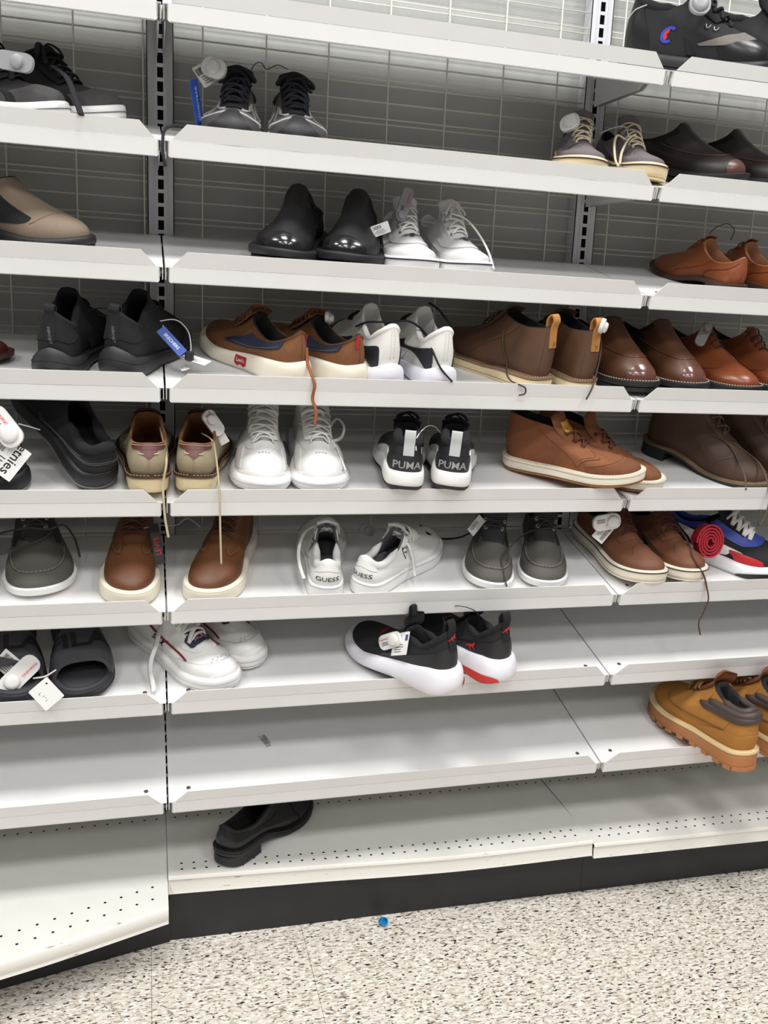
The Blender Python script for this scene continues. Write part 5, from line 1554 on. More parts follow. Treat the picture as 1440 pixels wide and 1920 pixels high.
s = Shoe('casual_shoe', 'brown lace-up with thick white sole and yellow patch, right of the shelf gap', G, 5, .066, .012, -20, 'T', mirror=True, **yk); st_thick_white_brown(s); TW2 = s
gk = dict(L=.285, wf=1.02, th=((0, .030), (.3, .027), (1, .024)), zt=(.080, .064, .060, .078, .102), toeh=.050)
s = Shoe('sneaker', 'white lettered sneaker with its heel to the aisle', G, 5, .297, .014, 172, 'H', mirror=True, **gk); st_guess(s, 1); GU1 = s
s = Shoe('sneaker', 'white lettered sneaker turned sideways, black triangle on its side', G, 5, .364, .030, 133, 'H', **gk); st_guess(s, -1); GU2 = s
s = Shoe('boat_shoe', 'grey boat shoe with white sole beside the white lettered sneakers', G, 5, .632, .022, -20, 'T', **{**bo, 'L': .29, 'wf': 1.05}); st_boat(s); BO1 = s
s = Shoe('boat_shoe', 'grey boat shoe with white sole beside the brown canvas pair', G, 5, .755, .020, -18, 'T', mirror=True, **{**bo, 'L': .29, 'wf': 1.05}); st_boat(s); BO2 = s
bc = leather('russet_canvas', (110, 68, 46), .65, .1, .14)
ak = dict(L=.295, th=((0, .030), (.3, .026), (.7, .026), (1, .028)), zt=(.085, .074, .068, .084, .108), toeh=.052, ts=.016)
al = cord_m('russet_lace', (88, 50, 44))
ro = [(.61, .017), (.555, .019), (.50, .0205), (.455, .021)]
s = Shoe('casual_shoe', 'russet lace-up with white sole and a security tag, toe on the lip', G, 5, .990, -.008, 6, 'T', n=.014, pitch=2, **ak); st_canvas(s, bc, OFFW_R, leather('brown_pinstripe', (66, 44, 38), .6), al, DARK_IN, None, lrows=ro); RU1 = s
s = Shoe('casual_shoe', 'russet lace-up with white sole, a long lace hanging off its side', G, 5, 1.096, -.004, 5, 'T', n=.014, pitch=2, mirror=True, **ak); st_canvas(s, bc, OFFW_R, leather('brown_pinstripe', (66, 44, 38), .6), al, DARK_IN, None, lrows=ro); RU2 = s
s = Shoe('sneaker', 'white, blue, red and black sneaker at the right picture edge', G, 5, 1.350, .034, 48, 'T', L=.295, wf=1.05, th=((0, .040), (.3, .034), (1, .026)), toeh=.058, ts=.022, zt=(.095, .080, .074, .094, .120)); st_colour(s); CO = s
# ---- seventh shelf
slide_sandal(6, -.268, .016, 6, 'charcoal slide sandal under the price cards at the left picture edge', False)
slide_sandal(6, -.143, .016, 10, 'charcoal slide sandal with raised strap lettering', True)
sk = dict(L=.285, wf=1.0, th=((0, .032), (.3, .028), (1, .028)), zt=(.090, .076, .070, .090, .115), toeh=.058, ts=.010)
s = Shoe('sneaker', 'white sneaker with a dark red stripe and navy lace patch, across the shelf gap', G, 6, .118, .022, 38, 'T', **sk); st_skx(s, -1); SK1 = s
s = Shoe('sneaker', 'white sneaker half hidden behind its red-striped mate', G, 6, .182, .090, 36, 'T', mirror=True, **sk); st_skx(s, -1); SK2 = s
rk = dict(L=.295, wf=1.02, th=((0, .040), (.3, .030), (.65, .026), (1, .022)), zt=(.126, .108, .084, .092, .102), toeh=.050, xt=.40, hs=.010, ts=.018)
s = Shoe('running_shoe', 'black runner with white sole, price card pinned on, heel over the lip', G, 6, .528, -.085, -154, 'H', n=.044, pitch=-10, mirror=True, **rk); st_puma_red(s, 1, 0); PR1 = s
s = Shoe('running_shoe', 'black runner whose white sole has a bright red insert', G, 6, .644, -.055, 196, 'H', n=.036, pitch=-8.5, **rk); st_puma_red(s, 1, 1); PR2 = s
# ---- eighth shelf
wb = dict(L=.300, wf=1.05, th=((0, .042), (.3, .036), (.5, .034), (1, .034)), zt=(.132, .126, .126, .136, .150), toeh=.066, xt=.37, ts=.014, bul=.008, slope=1.0)
s = Shoe('work_boot', 'wheat nubuck work boot with padded dark collar, heel over the lip', G, 7, 1.190, -.112, -173, 'H', n=.054, pitch=-10.5, mirror=True, **wb); st_boot(s)
s = Shoe('work_boot', 'wheat nubuck work boot cut by the right picture edge', G, 7, 1.312, -.105, -173, 'H', n=.054, pitch=-10.5, **wb); st_boot(s)
# ---- base deck
s = Shoe('dress_shoe', 'single black leather dress shoe lying alone on the base deck', G, 8, .105, .060, 136, 'H', L=.300, wf=1.05, th=((0, .014), (1, .014)), heel=(.29, .020, BLK_R), zt=(.088, .070, .064, .076, .092), toeh=.050, ts=.010, xt=.50, bul=.006, hs=.004); st_black_oxford(s)
# ================================================================ tags, cards, cords and loose laces
PT = {
    'run_paddle': [[0.0915, 0.125, 1.6734], [0.1111, 0.1145, 1.666], [0.0878, 0.125, 1.6573]],
    'run_card': [[0.0745, 0.135, 1.6653], [0.0878, 0.14, 1.675], [0.071, 0.138, 1.6832]],
    'run_blue': [[0.0576, 0.075, 1.6012], [0.0665, 0.09, 1.6088], [0.0614, 0.08, 1.6334]],
    'court_tag': [[-0.2236, 0.02, 1.6227], [-0.1991, 0.01, 1.619], [-0.2224, 0.02, 1.6329]],
    'canv_tag': [[0.7817, 0.125, 1.65], [0.7931, 0.1118, 1.6543], [0.7835, 0.1141, 1.6343]],
    'wc_stick': [[0.4426, 0.105, 1.4687], [0.4493, 0.11, 1.4881], [0.45, 0.105, 1.4673]],
    'wc_clip': [[0.3934, 0.08, 1.4194], [0.4093, 0.075, 1.4258], [0.3891, 0.085, 1.431]],
    'kn_blue': [[0.013, 0.05, 1.2004], [0.0328, 0.04, 1.1792], [0.0186, 0.052, 1.2062]],
    'kn_card': [[0.0543, 0.045, 1.1704], [0.0758, 0.03, 1.1643], [0.0567, 0.055, 1.1748]],
    'kn_floor': [[0.0344, 0.06, 1.154], [0.0448, -0.0178, 1.1446], [0.041, 0.06, 1.1561]],
    'cg_tag': [[1.1186, 0.105, 1.2555], [1.1052, 0.1, 1.2327], [1.1312, 0.1, 1.2528]],
    'bt_card': [[-0.2702, -0.005, 1.0085], [-0.2405, -0.01, 0.986], [-0.2528, -0.002, 1.0406]],
    'bt_pad': [[-0.2591, -0.012, 1.0523], [-0.2396, -0.018, 1.0266], [-0.2438, -0.012, 1.0649]],
    'tc_card': [[0.0952, 0.0828, 1.0388], [0.1118, 0.08, 1.0113], [0.1018, 0.08, 1.0432]],
    'tc_pad': [[0.0859, 0.0766, 1.0542], [0.0999, 0.08, 1.0342], [0.0939, 0.08, 1.0579]],
    'ws_pad': [[0.1546, 0.17, 1.0314], [0.1377, 0.165, 1.0], [0.1563, 0.0899, 1.0367]],
    'tw_tag': [[-0.0153, 0.095, 0.821], [-0.0095, 0.095, 0.8219], [-0.0159, 0.105, 0.855]],
    'gu_tag': [[0.41, 0.16, 0.8274], [0.4275, 0.16, 0.8214], [0.407, 0.16, 0.8171]],
    'bo_tag': [[0.6349, 0.115, 0.8433], [0.6551, 0.13, 0.8582], [0.6449, 0.115, 0.8363]],
    'ru_pad': [[0.9107, 0.07, 0.8576], [0.9394, 0.068, 0.8623], [0.9149, 0.07, 0.8412]],
    'ru_card': [[0.9191, 0.08, 0.8412], [0.9382, 0.078, 0.8672], [0.9344, 0.08, 0.8292]],
    'sl_card': [[-0.2718, 0.052, 0.6046], [-0.2499, 0.045, 0.5854], [-0.2577, 0.0474, 0.6261]],
    'sl_pad': [[-0.2588, 0.04, 0.5962], [-0.23, 0.05, 0.6225], [-0.2499, 0.038, 0.5851]],
    'sl_white': [[-0.208, -0.018, 0.5793], [-0.1947, -0.022, 0.5639], [-0.1969, -0.018, 0.5917]],
    'pr_pad': [[0.4312, 0.01, 0.6366], [0.4505, -0.0191, 0.6549], [0.4328, 0.01, 0.651]],
    'pr_card': [[0.4435, -0.0123, 0.6375], [0.4572, -0.0448, 0.6508], [0.4485, 0.0007, 0.6568]],
    'ch_pad': [[0.8033, -0.0296, 1.2627], [0.8853, 0.1152, 1.2459], [0.891, 0.1115, 1.2669]],
    'champ_tag': [[0.9891, 0.045, 1.8646], [1.0079, 0.04, 1.8635], [0.991, 0.05, 1.8849]],
    'co_roll': [[1.1586, 0.06, 0.812], [1.1896, 0.055, 0.8066], [1.162, 0.065, 0.853]],
    'lv_tag': [[0.3006, 0.1065, 1.2542], [0.3178, 0.15, 1.2449], [0.3174, 0.15, 1.2592]],
    'yellow': [[0.7775, 0.0, 1.0682]],
    'L_lv': [[0.2487, 0.0174, 1.1989], [0.25, 0.01, 1.1727], [0.2546, -0.006, 1.1519], [0.2596, -0.013, 1.1345], [0.2573, -0.008, 1.1094], [0.264, -0.012, 1.0869], [0.2617, -0.012, 1.0628]],
    'L_tc1': [[-0.0077, 0.1, 1.0433], [0.0015, -0.0016, 0.9987], [-0.0044, -0.012, 0.9577], [-0.0038, -0.016, 0.9252], [-0.0013, -0.016, 0.8916], [0.004, -0.016, 0.8596]],
    'L_tc2': [[0.0673, 0.09, 1.0335], [0.0828, 0.0302, 1.0274], [0.0879, 0.0208, 1.0055], [0.091, -0.004, 0.9707], [0.0931, -0.016, 0.9342], [0.0944, -0.016, 0.8757], [0.0967, -0.016, 0.8083]],
    'L_ch1': [[0.6776, 0.0988, 1.2754], [0.6493, 0.0715, 1.2452], [0.6505, 0.0743, 1.2143], [0.6583, 0.0684, 1.1835], [0.6522, 0.05, 1.1635], [0.6475, 0.015, 1.1511], [0.6551, -0.0123, 1.145], [0.6658, -0.014, 1.1393], [0.6655, -0.014, 1.1292], [0.6537, -0.014, 1.1259]],
    'L_ch2': [[0.8039, -0.0077, 1.2606], [0.8503, 0.05, 1.2329], [0.8402, 0.03, 1.2038], [0.822, 0.005, 1.1711], [0.8066, -0.012, 1.1428], [0.7951, -0.014, 1.121]],
    'L_ru2': [[1.1016, 0.095, 0.8411], [1.1128, 0.07, 0.8141], [1.0839, -0.0014, 0.7935], [1.0996, -0.0184, 0.7627], [1.1187, -0.01, 0.7303], [1.1237, -0.014, 0.7017], [1.116, -0.012, 0.6716], [1.1083, -0.012, 0.6504], [1.1158, -0.012, 0.6235]],
    'L_sk': [[-0.0105, 0.1189, 0.6482], [-0.0171, 0.085, 0.6278], [-0.0273, 0.065, 0.6034], [-0.0295, 0.058, 0.5815], [-0.0249, 0.03, 0.5636], [-0.0251, 0.022, 0.5542]],
    'L_wk': [[0.3555, 0.09, 1.2408], [0.3733, 0.07, 1.2495], [0.4122, 0.06, 1.2512], [0.4462, 0.055, 1.2547], [0.4692, 0.06, 1.2458], [0.4887, 0.065, 1.2286], [0.4824, 0.0003, 1.2003], [0.4957, -0.0085, 1.1719], [0.5186, -0.0132, 1.1473]],
    'L_wk2': [[0.508, 0.12, 1.2923], [0.5209, 0.1, 1.2804], [0.5339, 0.09, 1.2627], [0.5457, 0.09, 1.2489]],
    'L_wc2': [[0.5373, 0.1065, 1.4614], [0.5647, 0.0995, 1.4528], [0.5823, 0.075, 1.4271], [0.593, 0.04, 1.3909], [0.5963, 0.012, 1.3556]],
    'L_cv': [[0.8897, 0.1, 1.6257], [0.8726, 0.1, 1.6321], [0.8513, 0.07, 1.6089], [0.8299, 0.02, 1.5696], [0.8313, 0.008, 1.5564]],
    'L_cv2': [[0.9176, 0.11, 1.6402], [0.8912, 0.09, 1.6241], [0.8553, 0.045, 1.5904], [0.8331, 0.008, 1.5604]],
    'L_bo0': [[-0.2961, 0.135, 0.8372], [-0.2489, 0.13, 0.8477], [-0.2107, 0.12, 0.8474], [-0.1843, 0.14, 0.8496], [-0.1683, 0.17, 0.8162], [-0.1587, 0.16, 0.7814]],
    'L_bo0b': [[-0.2899, 0.085, 0.8092], [-0.2555, 0.1, 0.8186], [-0.22, 0.115, 0.8304], [-0.2044, 0.13, 0.8419]],
    'L_bo': [[0.858, 0.11, 0.8235], [0.799, 0.1074, 0.8368], [0.7561, 0.12, 0.8252], [0.7081, 0.085, 0.8089], [0.6712, 0.05, 0.7901], [0.6646, 0.0243, 0.769], [0.6653, 0.004, 0.7413]],
    'L_bo2': [[0.5579, 0.26, 0.8119], [0.5435, 0.1596, 0.8172], [0.5987, 0.22, 0.79], [0.6287, 0.2, 0.7967], [0.6416, 0.17, 0.8131]],
    'L_vb': [[1.1631, 0.1059, 1.0456], [1.1961, 0.0821, 1.0255], [1.2082, 0.055, 0.9908], [1.1966, 0.015, 0.9682], [1.185, -0.0112, 0.9407]],
    'L_vb2': [[1.2085, 0.087, 1.0297], [1.2404, 0.0745, 1.0081], [1.2513, 0.04, 0.9875], [1.2388, -0.004, 0.9599], [1.2438, -0.012, 0.9211], [1.2412, -0.012, 0.8864], [1.23, -0.012, 0.8633]],
    'L_ws': [[0.2577, 0.14, 1.05], [0.2899, 0.0833, 1.0444], [0.3182, 0.0848, 1.0187], [0.3269, 0.0522, 0.9924], [0.3333, 0.04, 0.9717]],
    'L_ws2': [[0.31, 0.0906, 1.049], [0.3346, 0.14, 1.0597], [0.3449, 0.12, 1.0462], [0.3381, 0.11, 1.0262], [0.3126, 0.0783, 1.0216]],
    'L_gu': [[0.292, 0.1221, 0.8467], [0.2687, 0.11, 0.8335], [0.252, 0.07, 0.8111], [0.2506, 0.045, 0.7857], [0.2569, 0.03, 0.7631]],
    'L_gu2': [[0.4604, 0.104, 0.826], [0.4763, 0.0787, 0.8151], [0.4866, 0.07, 0.7837], [0.4838, 0.045, 0.7574]],
    'L_b': [[-0.1728, 0.07, 1.6347], [-0.1503, 0.04, 1.6137], [-0.137, 0.015, 1.5813], [-0.1263, -0.013, 1.5486]],
    'L_run': [[0.0339, 0.02, 1.5522], [0.0166, 0.02, 1.5522], [0.0035, 0.012, 1.5444], [-0.001, 0.002, 1.5257], [-0.0004, -0.002, 1.502], [0.0029, -0.002, 1.484]],
    'C_kn': [[-0.0065, 0.08, 1.2346], [0.0211, 0.07, 1.2377], [0.0409, 0.055, 1.22], [0.046, 0.045, 1.1925], [0.043, 0.042, 1.1757]],
    'C_kn2': [[-0.0021, 0.07, 1.2274], [0.0159, 0.055, 1.2004], [0.0339, 0.045, 1.1828], [0.0412, 0.042, 1.1738]],
    'C_kn3': [[-0.1251, 0.1, 1.2478], [-0.1115, 0.1, 1.2522], [-0.0895, -0.002, 1.2502], [-0.0978, 0.09, 1.2398], [-0.1176, 0.09, 1.2407]],
    'C_pu': [[0.4467, -0.0399, 1.0216], [0.4533, -0.0208, 1.0439], [0.4935, 0.05, 1.0563], [0.5131, 0.06, 1.0554], [0.5293, 0.07, 1.0419]],
    'C_run': [[0.1552, 0.1349, 1.6785], [0.1632, 0.14, 1.6939], [0.1746, 0.14, 1.697], [0.1844, 0.14, 1.6874], [0.2035, 0.14, 1.6966], [0.223, 0.14, 1.6916]],
    'C_wc': [[0.4893, 0.14, 1.4466], [0.5167, 0.14, 1.4456], [0.5273, 0.1219, 1.4425]],
    'C_cv': [[0.8546, 0.14, 1.6419], [0.8777, 0.13, 1.6522], [0.898, 0.12, 1.6542], [0.8992, 0.1058, 1.6347]],
    'C_tan': [[1.1435, 0.16, 1.47], [1.1612, 0.16, 1.4855], [1.1867, 0.16, 1.4928], [1.2044, 0.16, 1.4808], [1.198, 0.16, 1.4603]],
    'C_tw': [[-0.0385, 0.1077, 0.8496], [-0.0087, 0.14, 0.8471], [0.0218, 0.15, 0.8444], [0.0443, 0.15, 0.858], [0.0663, 0.12, 0.8473]],
    'C_pr': [[0.4183, 0.03, 0.6535], [0.4275, 0.03, 0.6687], [0.4384, 0.03, 0.6459]],
    'C_pr2': [[0.5038, -0.0972, 0.6958], [0.5559, 0.06, 0.6713], [0.5577, -0.0014, 0.7068], [0.599, 0.0014, 0.6943], [0.6263, 0.0369, 0.6587]],
    'C_sl': [[-0.2365, 0.04, 0.5866], [-0.2148, 0.035, 0.5914], [-0.1961, 0.0346, 0.6028]],
    'C_bt': [[-0.237, -0.01, 1.0569], [-0.223, 0.01, 1.0503], [-0.2085, 0.03, 1.0428]],
    'stick': [[0.2072, 0.1523, 0.3797], [0.2015, 0.1711, 0.3847], [0.2161, 0.1335, 0.3747]],
}
TAGW = pmat('white_hard_plastic', (222, 220, 218), .35, 'noise', 30, .02, .02)
TAGG = pmat('grey_hard_plastic', (146, 146, 148), .4, 'noise', 30, .02, .03)
PAPER = pmat('white_card', (232, 231, 228), .7, 'noise', 60, .03, .02)
CLEAR = pmat('cloudy_plastic_cord', (176, 178, 180), .35, None, alpha=1)
BLUEC = pmat('blue_card', (36, 74, 160), .5)
BLKC = pmat('black_card', (20, 22, 30), .5)
PURP = pmat('violet_print', (70, 66, 140), .6)
GREYP = pmat('grey_small_print', (120, 120, 124), .7)

def frame_of(key):
    c, r, t = (Vector(p) for p in PT[key])
    ex = (r - c); w = ex.length; ex.normalize()
    ey = (t - c); h = ey.length
    ey = (ey - ex * ey.dot(ex)).normalized()
    ez = ex.cross(ey)
    if ez.y > 0: ez = -ez                                  # face the aisle
    return c, ex, ey, ez, w, h

def plate(name, key, w, h, th, r, mat, parent, at=(0, 0, 0), loc=True):
    c, ex, ey, ez, _, _ = frame_of(key)
    v2, _f = rect(w, h, r) if r else rect(w, h)
    P = [ex * (a + at[0]) + ey * (b + at[1]) + ez * at[2] for a, b in v2]
    m = MB(); m.prism(P, ez * th)
    return m.build(name, mat, parent, True, 40)

def prints(name, key, mat, parent, rects, z):
    c, ex, ey, ez, _, _ = frame_of(key)
    m = MB()
    for (x, y, w, h) in rects:
        m.prism([ex * (x + a) + ey * (y + b) + ez * z for a, b in rect(w, h)[0]], ez * .0002)
    return m.build(name, mat, parent)

def words(name, key, body, size, x, y, mat, parent, z, rot=0):
    c, ex, ey, ez, _, _ = frame_of(key)
    v, f = text_mesh(body, size, .01)
    ca, sa = math.cos(R(rot)), math.sin(R(rot))
    # read the right way for someone standing in the aisle
    fx, fy = (ex, ey) if ex.cross(ey).dot(ez) > 0 else (-ex, ey)
    V = [fx * (x + a * ca - b * sa) + fy * (y + a * sa + b * ca) + ez * z for a, b in v]
    return mesh_obj(name, V, f, mat, parent)

def price_card(key, label, w, h, seed=1, barcode=True, red=None, mat=None, logo=None):
    c = frame_of(key)[0]
    root = empty('price_card', c); tag(root, label, 'price tag', 'price cards')
    plate('card', key, w, h, .0006, .0015, mat or PAPER, root)
    q = random.Random(seed); rs = []
    if barcode:
        x = -w * .40
        while x < w * .05:
            b = q.choice((.0004, .0007, .0011)); rs.append((x, h * .22, b, h * .30)); x += b + q.choice((.0006, .0009))
    for k in range(4):
        rs.append((-w * .08 + q.uniform(-.002, .002), -h * .05 - k * h * .10, w * q.uniform(.4, .66), h * .028))
    prints('print', key, INK, root, rs, .0007)
    if logo: prints('print', key, PURP, root, [(w * .36, h * .24, w * .16, h * .26)], .0007)
    if red: words('print', key, red, h * .14, 0, h * .36, INKRED, root, .0007)
    return root

def security_tag(key, label, ln, wd, mat, warn=True, dome=.25, small=False):
    """hard anti-theft tag: rounded paddle with a round lock dome"""
    c, ex, ey, ez, _, _ = frame_of(key)
    root = empty('security_tag', c); tag(root, label, 'security tag', 'plastic anti-theft tags')
    plate('tag_body', key, ln, wd, .007, wd * .42, mat, root)
    r = wd * .40
    m = MB(); n = 14; V = []; F = []
    for (rr, z) in ((r, .006), (r, .010), (r * .86, .0128), (r * .5, .0142)):
        V += [ex * (ln * dome + rr * math.cos(a)) + ey * (rr * math.sin(a)) + ez * z for a in np.linspace(0, 2 * math.pi, n + 1)[:-1]]
    for k in range(3):
        for i in range(n):
            j = (i + 1) % n; F.append((k * n + i, k * n + j, (k + 1) * n + j, (k + 1) * n + i))
    F.append(tuple(range(3 * n, 4 * n)))
    m.add(V, F); m.build('lock_dome', mat, root, True, 40)
    if warn:
        words('print', key, 'WARNING', wd * .20, -ln * .22, wd * .18, INKRED, root, .0072)
        prints('print', key, INK, root, [(-ln * .22, -wd * .02 - k * wd * .09, ln * .30, wd * .035) for k in range(3)], .0072)
    return root

def top_cord(key, r, mat, name, label, cat, group=None):
    P = [Vector(p) for p in PT[key]]
    m = MB(); m.tube([p - P[0] for p in crom(P, 8)] if False else [Vector(p) - P[0] for p in crom(P, 8)], r, 6)
    o = m.build(name, mat, None, True)
    o.location = P[0]
    tag(o, label, cat, group)
    return o

# --- loose laces, each a part of its shoe
def loose(s, key, r, mat, flat=.5):
    s.wcord(PT[key], r, mat, 'lace_end', flat)
BRN_LACE = cord_m('brown_lace', (112, 64, 40))
ORL = cord_m('rust_lace', (150, 88, 52))
LIN = cord_m('linen_lace', (190, 176, 146))
loose(LV2, 'L_lv', .0030, ORL)
loose(TC1, 'L_tc1', .0022, LIN); loose(TC2, 'L_tc2', .0020, LIN)
loose(CH1, 'L_ch1', .0017, chl, 1); loose(CH2, 'L_ch2', .0018, chl, 1)
loose(RU2, 'L_ru2', .0032, al, .45)
loose(SK1, 'L_sk', .0048, WHT_LACE, .35)
loose(WK1, 'L_wk', .0034, BLK_LACE, .6); loose(WK2, 'L_wk2', .0034, BLK_LACE, .6)
loose(WC2, 'L_wc2', .0034, WHT_LACE, .5)
loose(CANV2, 'L_cv', .0026, cl, .8); loose(CANV2, 'L_cv2', .0026, cl, .8)
gl_ = cord_m('dark_grey_lace', (70, 66, 64))
loose(BO0, 'L_bo0', .0022, gl_, .9); loose(BO0, 'L_bo0b', .0022, gl_, .9)
loose(BO2, 'L_bo', .0018, gl_, .9); loose(BO1, 'L_bo2', .0022, BLK_LACE, .9)
loose(VB1, 'L_vb', .0026, cord_m('taupe_lace', (96, 78, 64)), .5); loose(VB1, 'L_vb2', .0024, cord_m('taupe_lace', (96, 78, 64)), .6)
loose(WS2, 'L_ws', .0036, WHT_LACE, .45); loose(WS2, 'L_ws2', .0034, WHT_LACE, .5)
loose(GU1, 'L_gu', .0036, WHT_LACE, .45); loose(GU2, 'L_gu2', .0040, WHT_LACE, .4)
loose(CT1, 'L_b', .0055, BLK_LACE, .4)
loose(RN1, 'L_run', .0030, BLK_LACE, .9)
# --- plastic cords that tie pairs together
for key, r, mat, lab in (
        ('C_kn', .0012, CLEAR, 'pale plastic loop holding the blue tag to the black knit sneaker'),
        ('C_kn2', .0010, CLEAR, 'thin pale cord between the black knit sneaker and its white card'),
        ('C_kn3', .0010, BLK_R, 'thin black elastic tying the two black knit sneakers together'),
        ('C_pu', .0011, WHT_R, 'white plastic ring between the two block-lettered sneakers'),
        ('C_run', .0008, BLK_R, 'thin black elastic loop between the two grey runners'),
        ('C_wc', .0012, CLEAR, 'beaded plastic tie between the two white canvas shoes'),
        ('C_cv', .0014, CLEAR, 'beaded plastic tie between the two grey canvas shoes'),
        ('C_tan', .0009, BLK_R, 'thin black elastic loop above the tan derby shoes'),
        ('C_tw', .0010, CLEAR, 'clear plastic tie between the two brown lace-ups by the shelf gap'),
        ('C_pr2', .0009, BLK_R, 'thin black elastic arching over the black runners'),
        ('C_sl', .0016, WHT_R, 'white plastic strap between the charcoal slide sandals'),
        ('C_bt', .0012, CLEAR, 'pale cord tying the price card to the black sneaker')):
    top_cord(key, r, mat, 'plastic_tie', lab, 'tie', 'plastic ties on the pairs')
# --- security tags
security_tag('run_paddle', 'small white security tag on the left grey runner', .046, .032, TAGW, False, 0)
security_tag('court_tag', 'grey oval security tag on the laces of the charcoal court sneaker', .062, .028, TAGG, False, .1)
security_tag('canv_tag', 'white security tag on the left grey canvas shoe', .040, .034, TAGW, False, .1)
security_tag('wc_stick', 'grey stick-shaped security tag standing on the white canvas shoe', .066, .022, TAGG, True, -.35)
security_tag('cg_tag', 'pale grey security tag on the cognac shoe', .056, .022, TAGG, True, -.3)
security_tag('bt_pad', 'white security tag over the price card at the left picture edge', .075, .038, TAGW, True, .2)
security_tag('tc_pad', 'white security tag beside the right linen shoe', .052, .026, TAGW, True, -.15)
security_tag('ws_pad', 'white security tag beside the knotted white sneaker', .080, .024, TAGW, False, -.3)
security_tag('gu_tag', 'clear pale tag between the white lettered sneakers', .034, .022, TAGG, False, 0)
security_tag('ru_pad', 'white security tag on the left russet shoe', .062, .034, TAGW, True, .2)
security_tag('sl_pad', 'white security tag lying on the charcoal slide sandals', .080, .036, TAGW, True, -.22)
security_tag('pr_pad', 'white security tag pinned to the black runner', .058, .030, TAGW, True, .22)
security_tag('ch_pad', 'white security tag behind the heel tab of the brown chukka', .050, .026, TAGW, False, .2)
security_tag('champ_tag', 'grey security tag on the laces of the black high sneaker', .040, .040, TAGG, False, 0)
security_tag('lv_tag', 'small white security tag behind the brown casual shoes', .034, .020, TAGW, False, .1)
# --- cards
price_card('run_card', 'white paper price tag on the left grey runner', .030, .038, 1)
price_card('kn_card', 'white paper tag beside the black knit sneaker', .052, .022, 2, False)
price_card('kn_floor', 'white paper slip lying on the shelf by the black knit sneaker', .040, .014, 3, False)
price_card('wc_clip', 'small pale label clipped to the white canvas shoe', .034, .022, 4)
price_card('tc_card', 'white label beside the right linen shoe', .056, .022, 5)
price_card('ru_card', 'white barcode tag hanging on the left russet shoe', .066, .032, 6, True, None, None, True)
price_card('sl_card', 'white barcode tag on the charcoal slide sandals', .064, .042, 7, True, None, None, True)
price_card('pr_card', 'white barcode tag under the security tag of the black runner', .050, .046, 8, True, None, None, True)
price_card('bo_tag', 'pale plastic sleeve tag on the left grey boat shoe', .050, .020, 9, False)
k = price_card('bt_card', 'large white brand card tied to the black sneaker at the left picture edge', .085, .060, 10, True)
words('print', 'bt_card', 'etnies', .024, .026, .004, INK, k, .0008, -90)
def plain_card(key, name, label, w, h, mat, cat, texts=(), z=.0009):
    root = empty(name, frame_of(key)[0]); tag(root, label, cat)
    plate('card', key, w, h, .0008, .002, mat, root)
    for (b, sz, x, y, m, rot) in texts: words('print', key, b, sz, x, y, m, root, z, rot)
    return root
plain_card('run_blue', 'hang_tag', 'blue hang tag standing beside the left grey runner', .030, .078, BLUEC, 'hang tag', [('GOODYEAR', .0105, .003, 0, pmat('silver_print', (190, 190, 196), .5), 90)])
plain_card('kn_blue', 'hang_tag', 'narrow blue hang tag on the right black knit sneaker', .060, .018, BLUEC, 'hang tag', [('SKECHERS', .008, 0, 0, INKWHITE, 0)])
plain_card('tw_tag', 'hang_tag', 'black hang tag with red lettering beside the brown lace-up', .018, .078, BLKC, 'hang tag', [("LEVI'S", .014, 0, -.004, INKRED, 90)])
sw = plain_card('sl_white', 'hang_tag', 'white card with faint pencil marks hanging over the lip by the slides', .046, .042, PAPER, 'price tag', [])
prints('pencil_marks', 'sl_white', GREYP, sw, [(-.008, -.008, .0008, .006), (-.006, -.010, .005, .0006), (0, -.006, .0007, .005), (.004, -.005, .004, .0006), (.009, -.007, .0007, .005)], .0009)
prints('punch_hole', 'sl_white', INK, sw, [(-.014, .013, .003, .003)], .0009)
# --- cord bead of the knit sneaker's loop
b = MB(); c = Vector(PT['C_kn'][-1])
V = [Vector((r * math.cos(a), r * math.sin(a), z)) for r, z in ((.004, -.009), (.008, -.006), (.008, .006), (.004, .009)) for a in np.linspace(0, 2 * math.pi, 9)[:-1]]
F = [(k * 8 + i, k * 8 + (i + 1) % 8, (k + 1) * 8 + (i + 1) % 8, (k + 1) * 8 + i) for k in range(3) for i in range(8)] + [tuple(range(8))[::-1], tuple(range(24, 32))]
b.add(V, F); o = b.build('cord_lock', BLK_R, None, True, 40); o.location = c
tag(o, 'black cord lock on the pale loop of the black knit sneaker', 'cord lock')
# --- red roll in a clear sleeve beside the colourful sneaker
root = empty('red_roll', Vector(PT['co_roll'][0])); tag(root, 'rolled red strap in a clear sleeve beside the colourful sneaker', 'strap roll')
c, ex, ey, ez, w, h = frame_of('co_roll')
RED = pmat('crimson_webbing', (176, 26, 44), .6, 'weave', 500, .3, .1)
pts = []
for k in range(90):
    a = k * .32; r = .006 + .00088 * a
    pts.append(ex * (r * math.cos(a)) + ey * (r * 1.25 * math.sin(a)))
m = MB()
v, f = tube(pts, .0125, 4, False, .11, up=tuple(ex))
V = []
for k, p in enumerate(pts):
    t = (pts[min(k + 1, 89)] - pts[max(k - 1, 0)]).normalized(); n = t.cross(ez)
    V += [p + n * .0021 + ez * .014, p - n * .0021 + ez * .014, p - n * .0021 - ez * .014, p + n * .0021 - ez * .014]
F = []
for k in range(89):
    for q in range(4):
        F.append((k * 4 + q, k * 4 + (q + 1) % 4, k * 4 + 4 + (q + 1) % 4, k * 4 + 4 + q))
F += [(0, 1, 2, 3), (359, 358, 357, 356)]
mesh_obj('strap', V, F, RED, root)
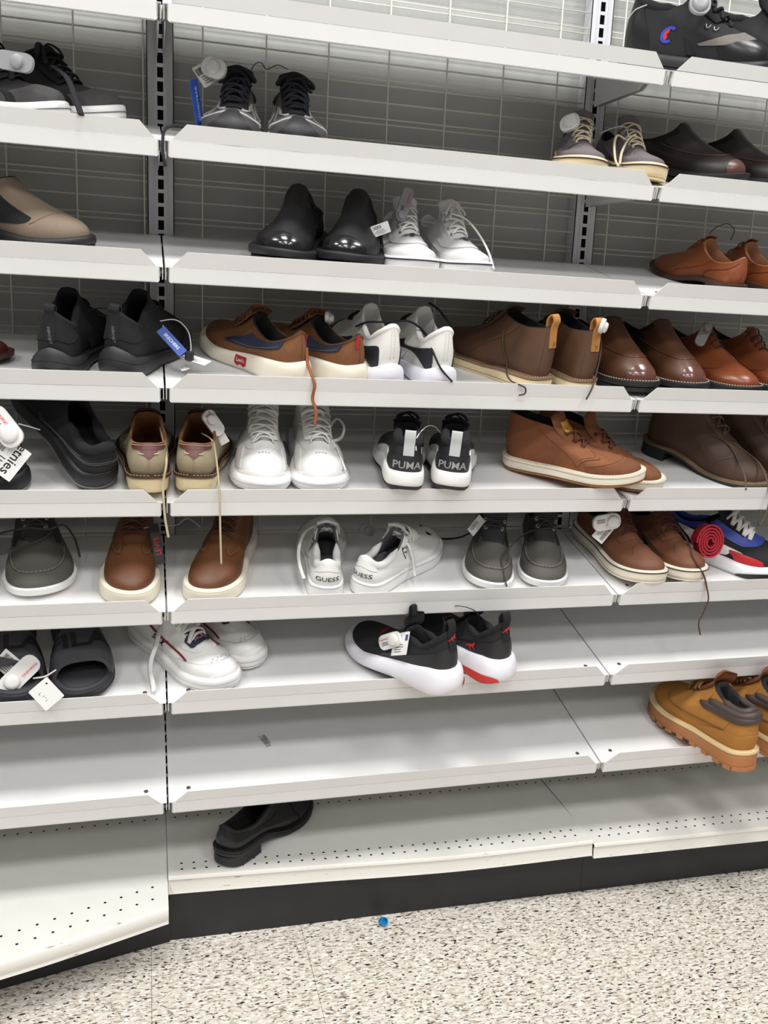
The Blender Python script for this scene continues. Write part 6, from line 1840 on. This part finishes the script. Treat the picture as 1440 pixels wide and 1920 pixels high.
# --- yellow patches on tongues
YEL = pmat('yellow_patch', (204, 154, 62), .7, 'weave', 400, .2, .06)
BRINK = pmat('brown_print', (92, 62, 30), .7)
def yellow_patch(s, w=.038, h=.028, t0=.66):
    g = [(-w / 2 + w * i / 6, -h / 2 + h * j / 2) for j in range(3) for i in range(7)]
    s.tongue_art('tongue_label', g, [(j * 7 + i, j * 7 + i + 1, j * 7 + i + 8, j * 7 + i + 7) for j in range(2) for i in range(6)], t0, h, YEL, .0010)
    for txt, y, sz in (('LEVI STRAUSS & CO', .32, .0042), ('ORIGINAL RIVETED', .12, .0040), ('QUALITY CLOTHING', -.06, .0040), ('TRADE MARK', -.40, .0034)):
        v, f = text_mesh(txt, sz, .004)
        s.tongue_art('label_lettering', [(p, q + y * h) for p, q in v], f, t0, h, BRINK, .0015)
    V = []; F = []
    for sg in (-1, 1):                                     # two horses pulling apart
        for x, y, ww, hh in ((.0075, -.22, .0055, .0022), (.0110, -.16, .0016, .0034), (.0055, -.29, .0008, .0024), (.0095, -.29, .0008, .0024), (.0020, -.22, .0010, .0030)):
            r4 = rect(ww, hh)[0]; n = len(V)
            V += [(sg * (x + p), y * h + q) for p, q in r4]; F.append((n, n + 1, n + 2, n + 3))
    s.tongue_art('label_horses', V, F, t0, h, BRINK, .0015)
yellow_patch(CK1); yellow_patch(TW2, .034, .020, .75)
# --- sticker residue on the eighth shelf
a, b, c3 = (Vector(p) for p in PT['stick'])
m = MB(); st = on_shelf(7, .205, .150, .0006); o0 = st
e1 = (Vector((.35, 0, 0)) + ED * -.9).normalized(); e2 = EN.cross(e1)
q = random.Random(5)
for kx in range(9):
    for ky in range(4):
        if q.random() < .8:
            p = e1 * (-.018 + kx * .0042) + e2 * (-.006 + ky * .0036)
            m.prism([p + e1 * aa + e2 * bb for aa, bb in rect(.0046 * q.uniform(.6, 1), .0042 * q.uniform(.5, 1))[0]], EN * .0002)
o = m.build('sticker_residue', pmat('grey_residue', (150, 152, 148), .8), None); o.location = o0
tag(o, 'torn grey sticker residue on the empty eighth shelf', 'sticker'); o['kind'] = 'stuff'
# --- blue cap on the floor
root = empty('bottle_cap', (.440, .012, .0)); tag(root, 'small bright blue plastic cap on the floor by the kick plate', 'cap')
BLU = pmat('bright_blue_plastic', (16, 132, 190), .35)
V = []; n = 14
M4 = Matrix.Rotation(R(58), 4, 'X') @ Matrix.Rotation(R(20), 4, 'Y')
prof = [(.0085, 0), (.0085, .011), (.0066, .011), (.0066, .004), (.0020, .004)]
for r, z in prof: V += [M4 @ Vector((r * math.cos(a), r * math.sin(a), z)) + Vector((0, 0, .0078)) for a in np.linspace(0, 2 * math.pi, n + 1)[:-1]]
F = [(k * n + i, k * n + (i + 1) % n, (k + 1) * n + (i + 1) % n, (k + 1) * n + i) for k in range(4) for i in range(n)] + [tuple(range(n))[::-1], tuple(range(4 * n, 5 * n))]
mesh_obj('cap_shell', V, F, BLU, root, True, 40)
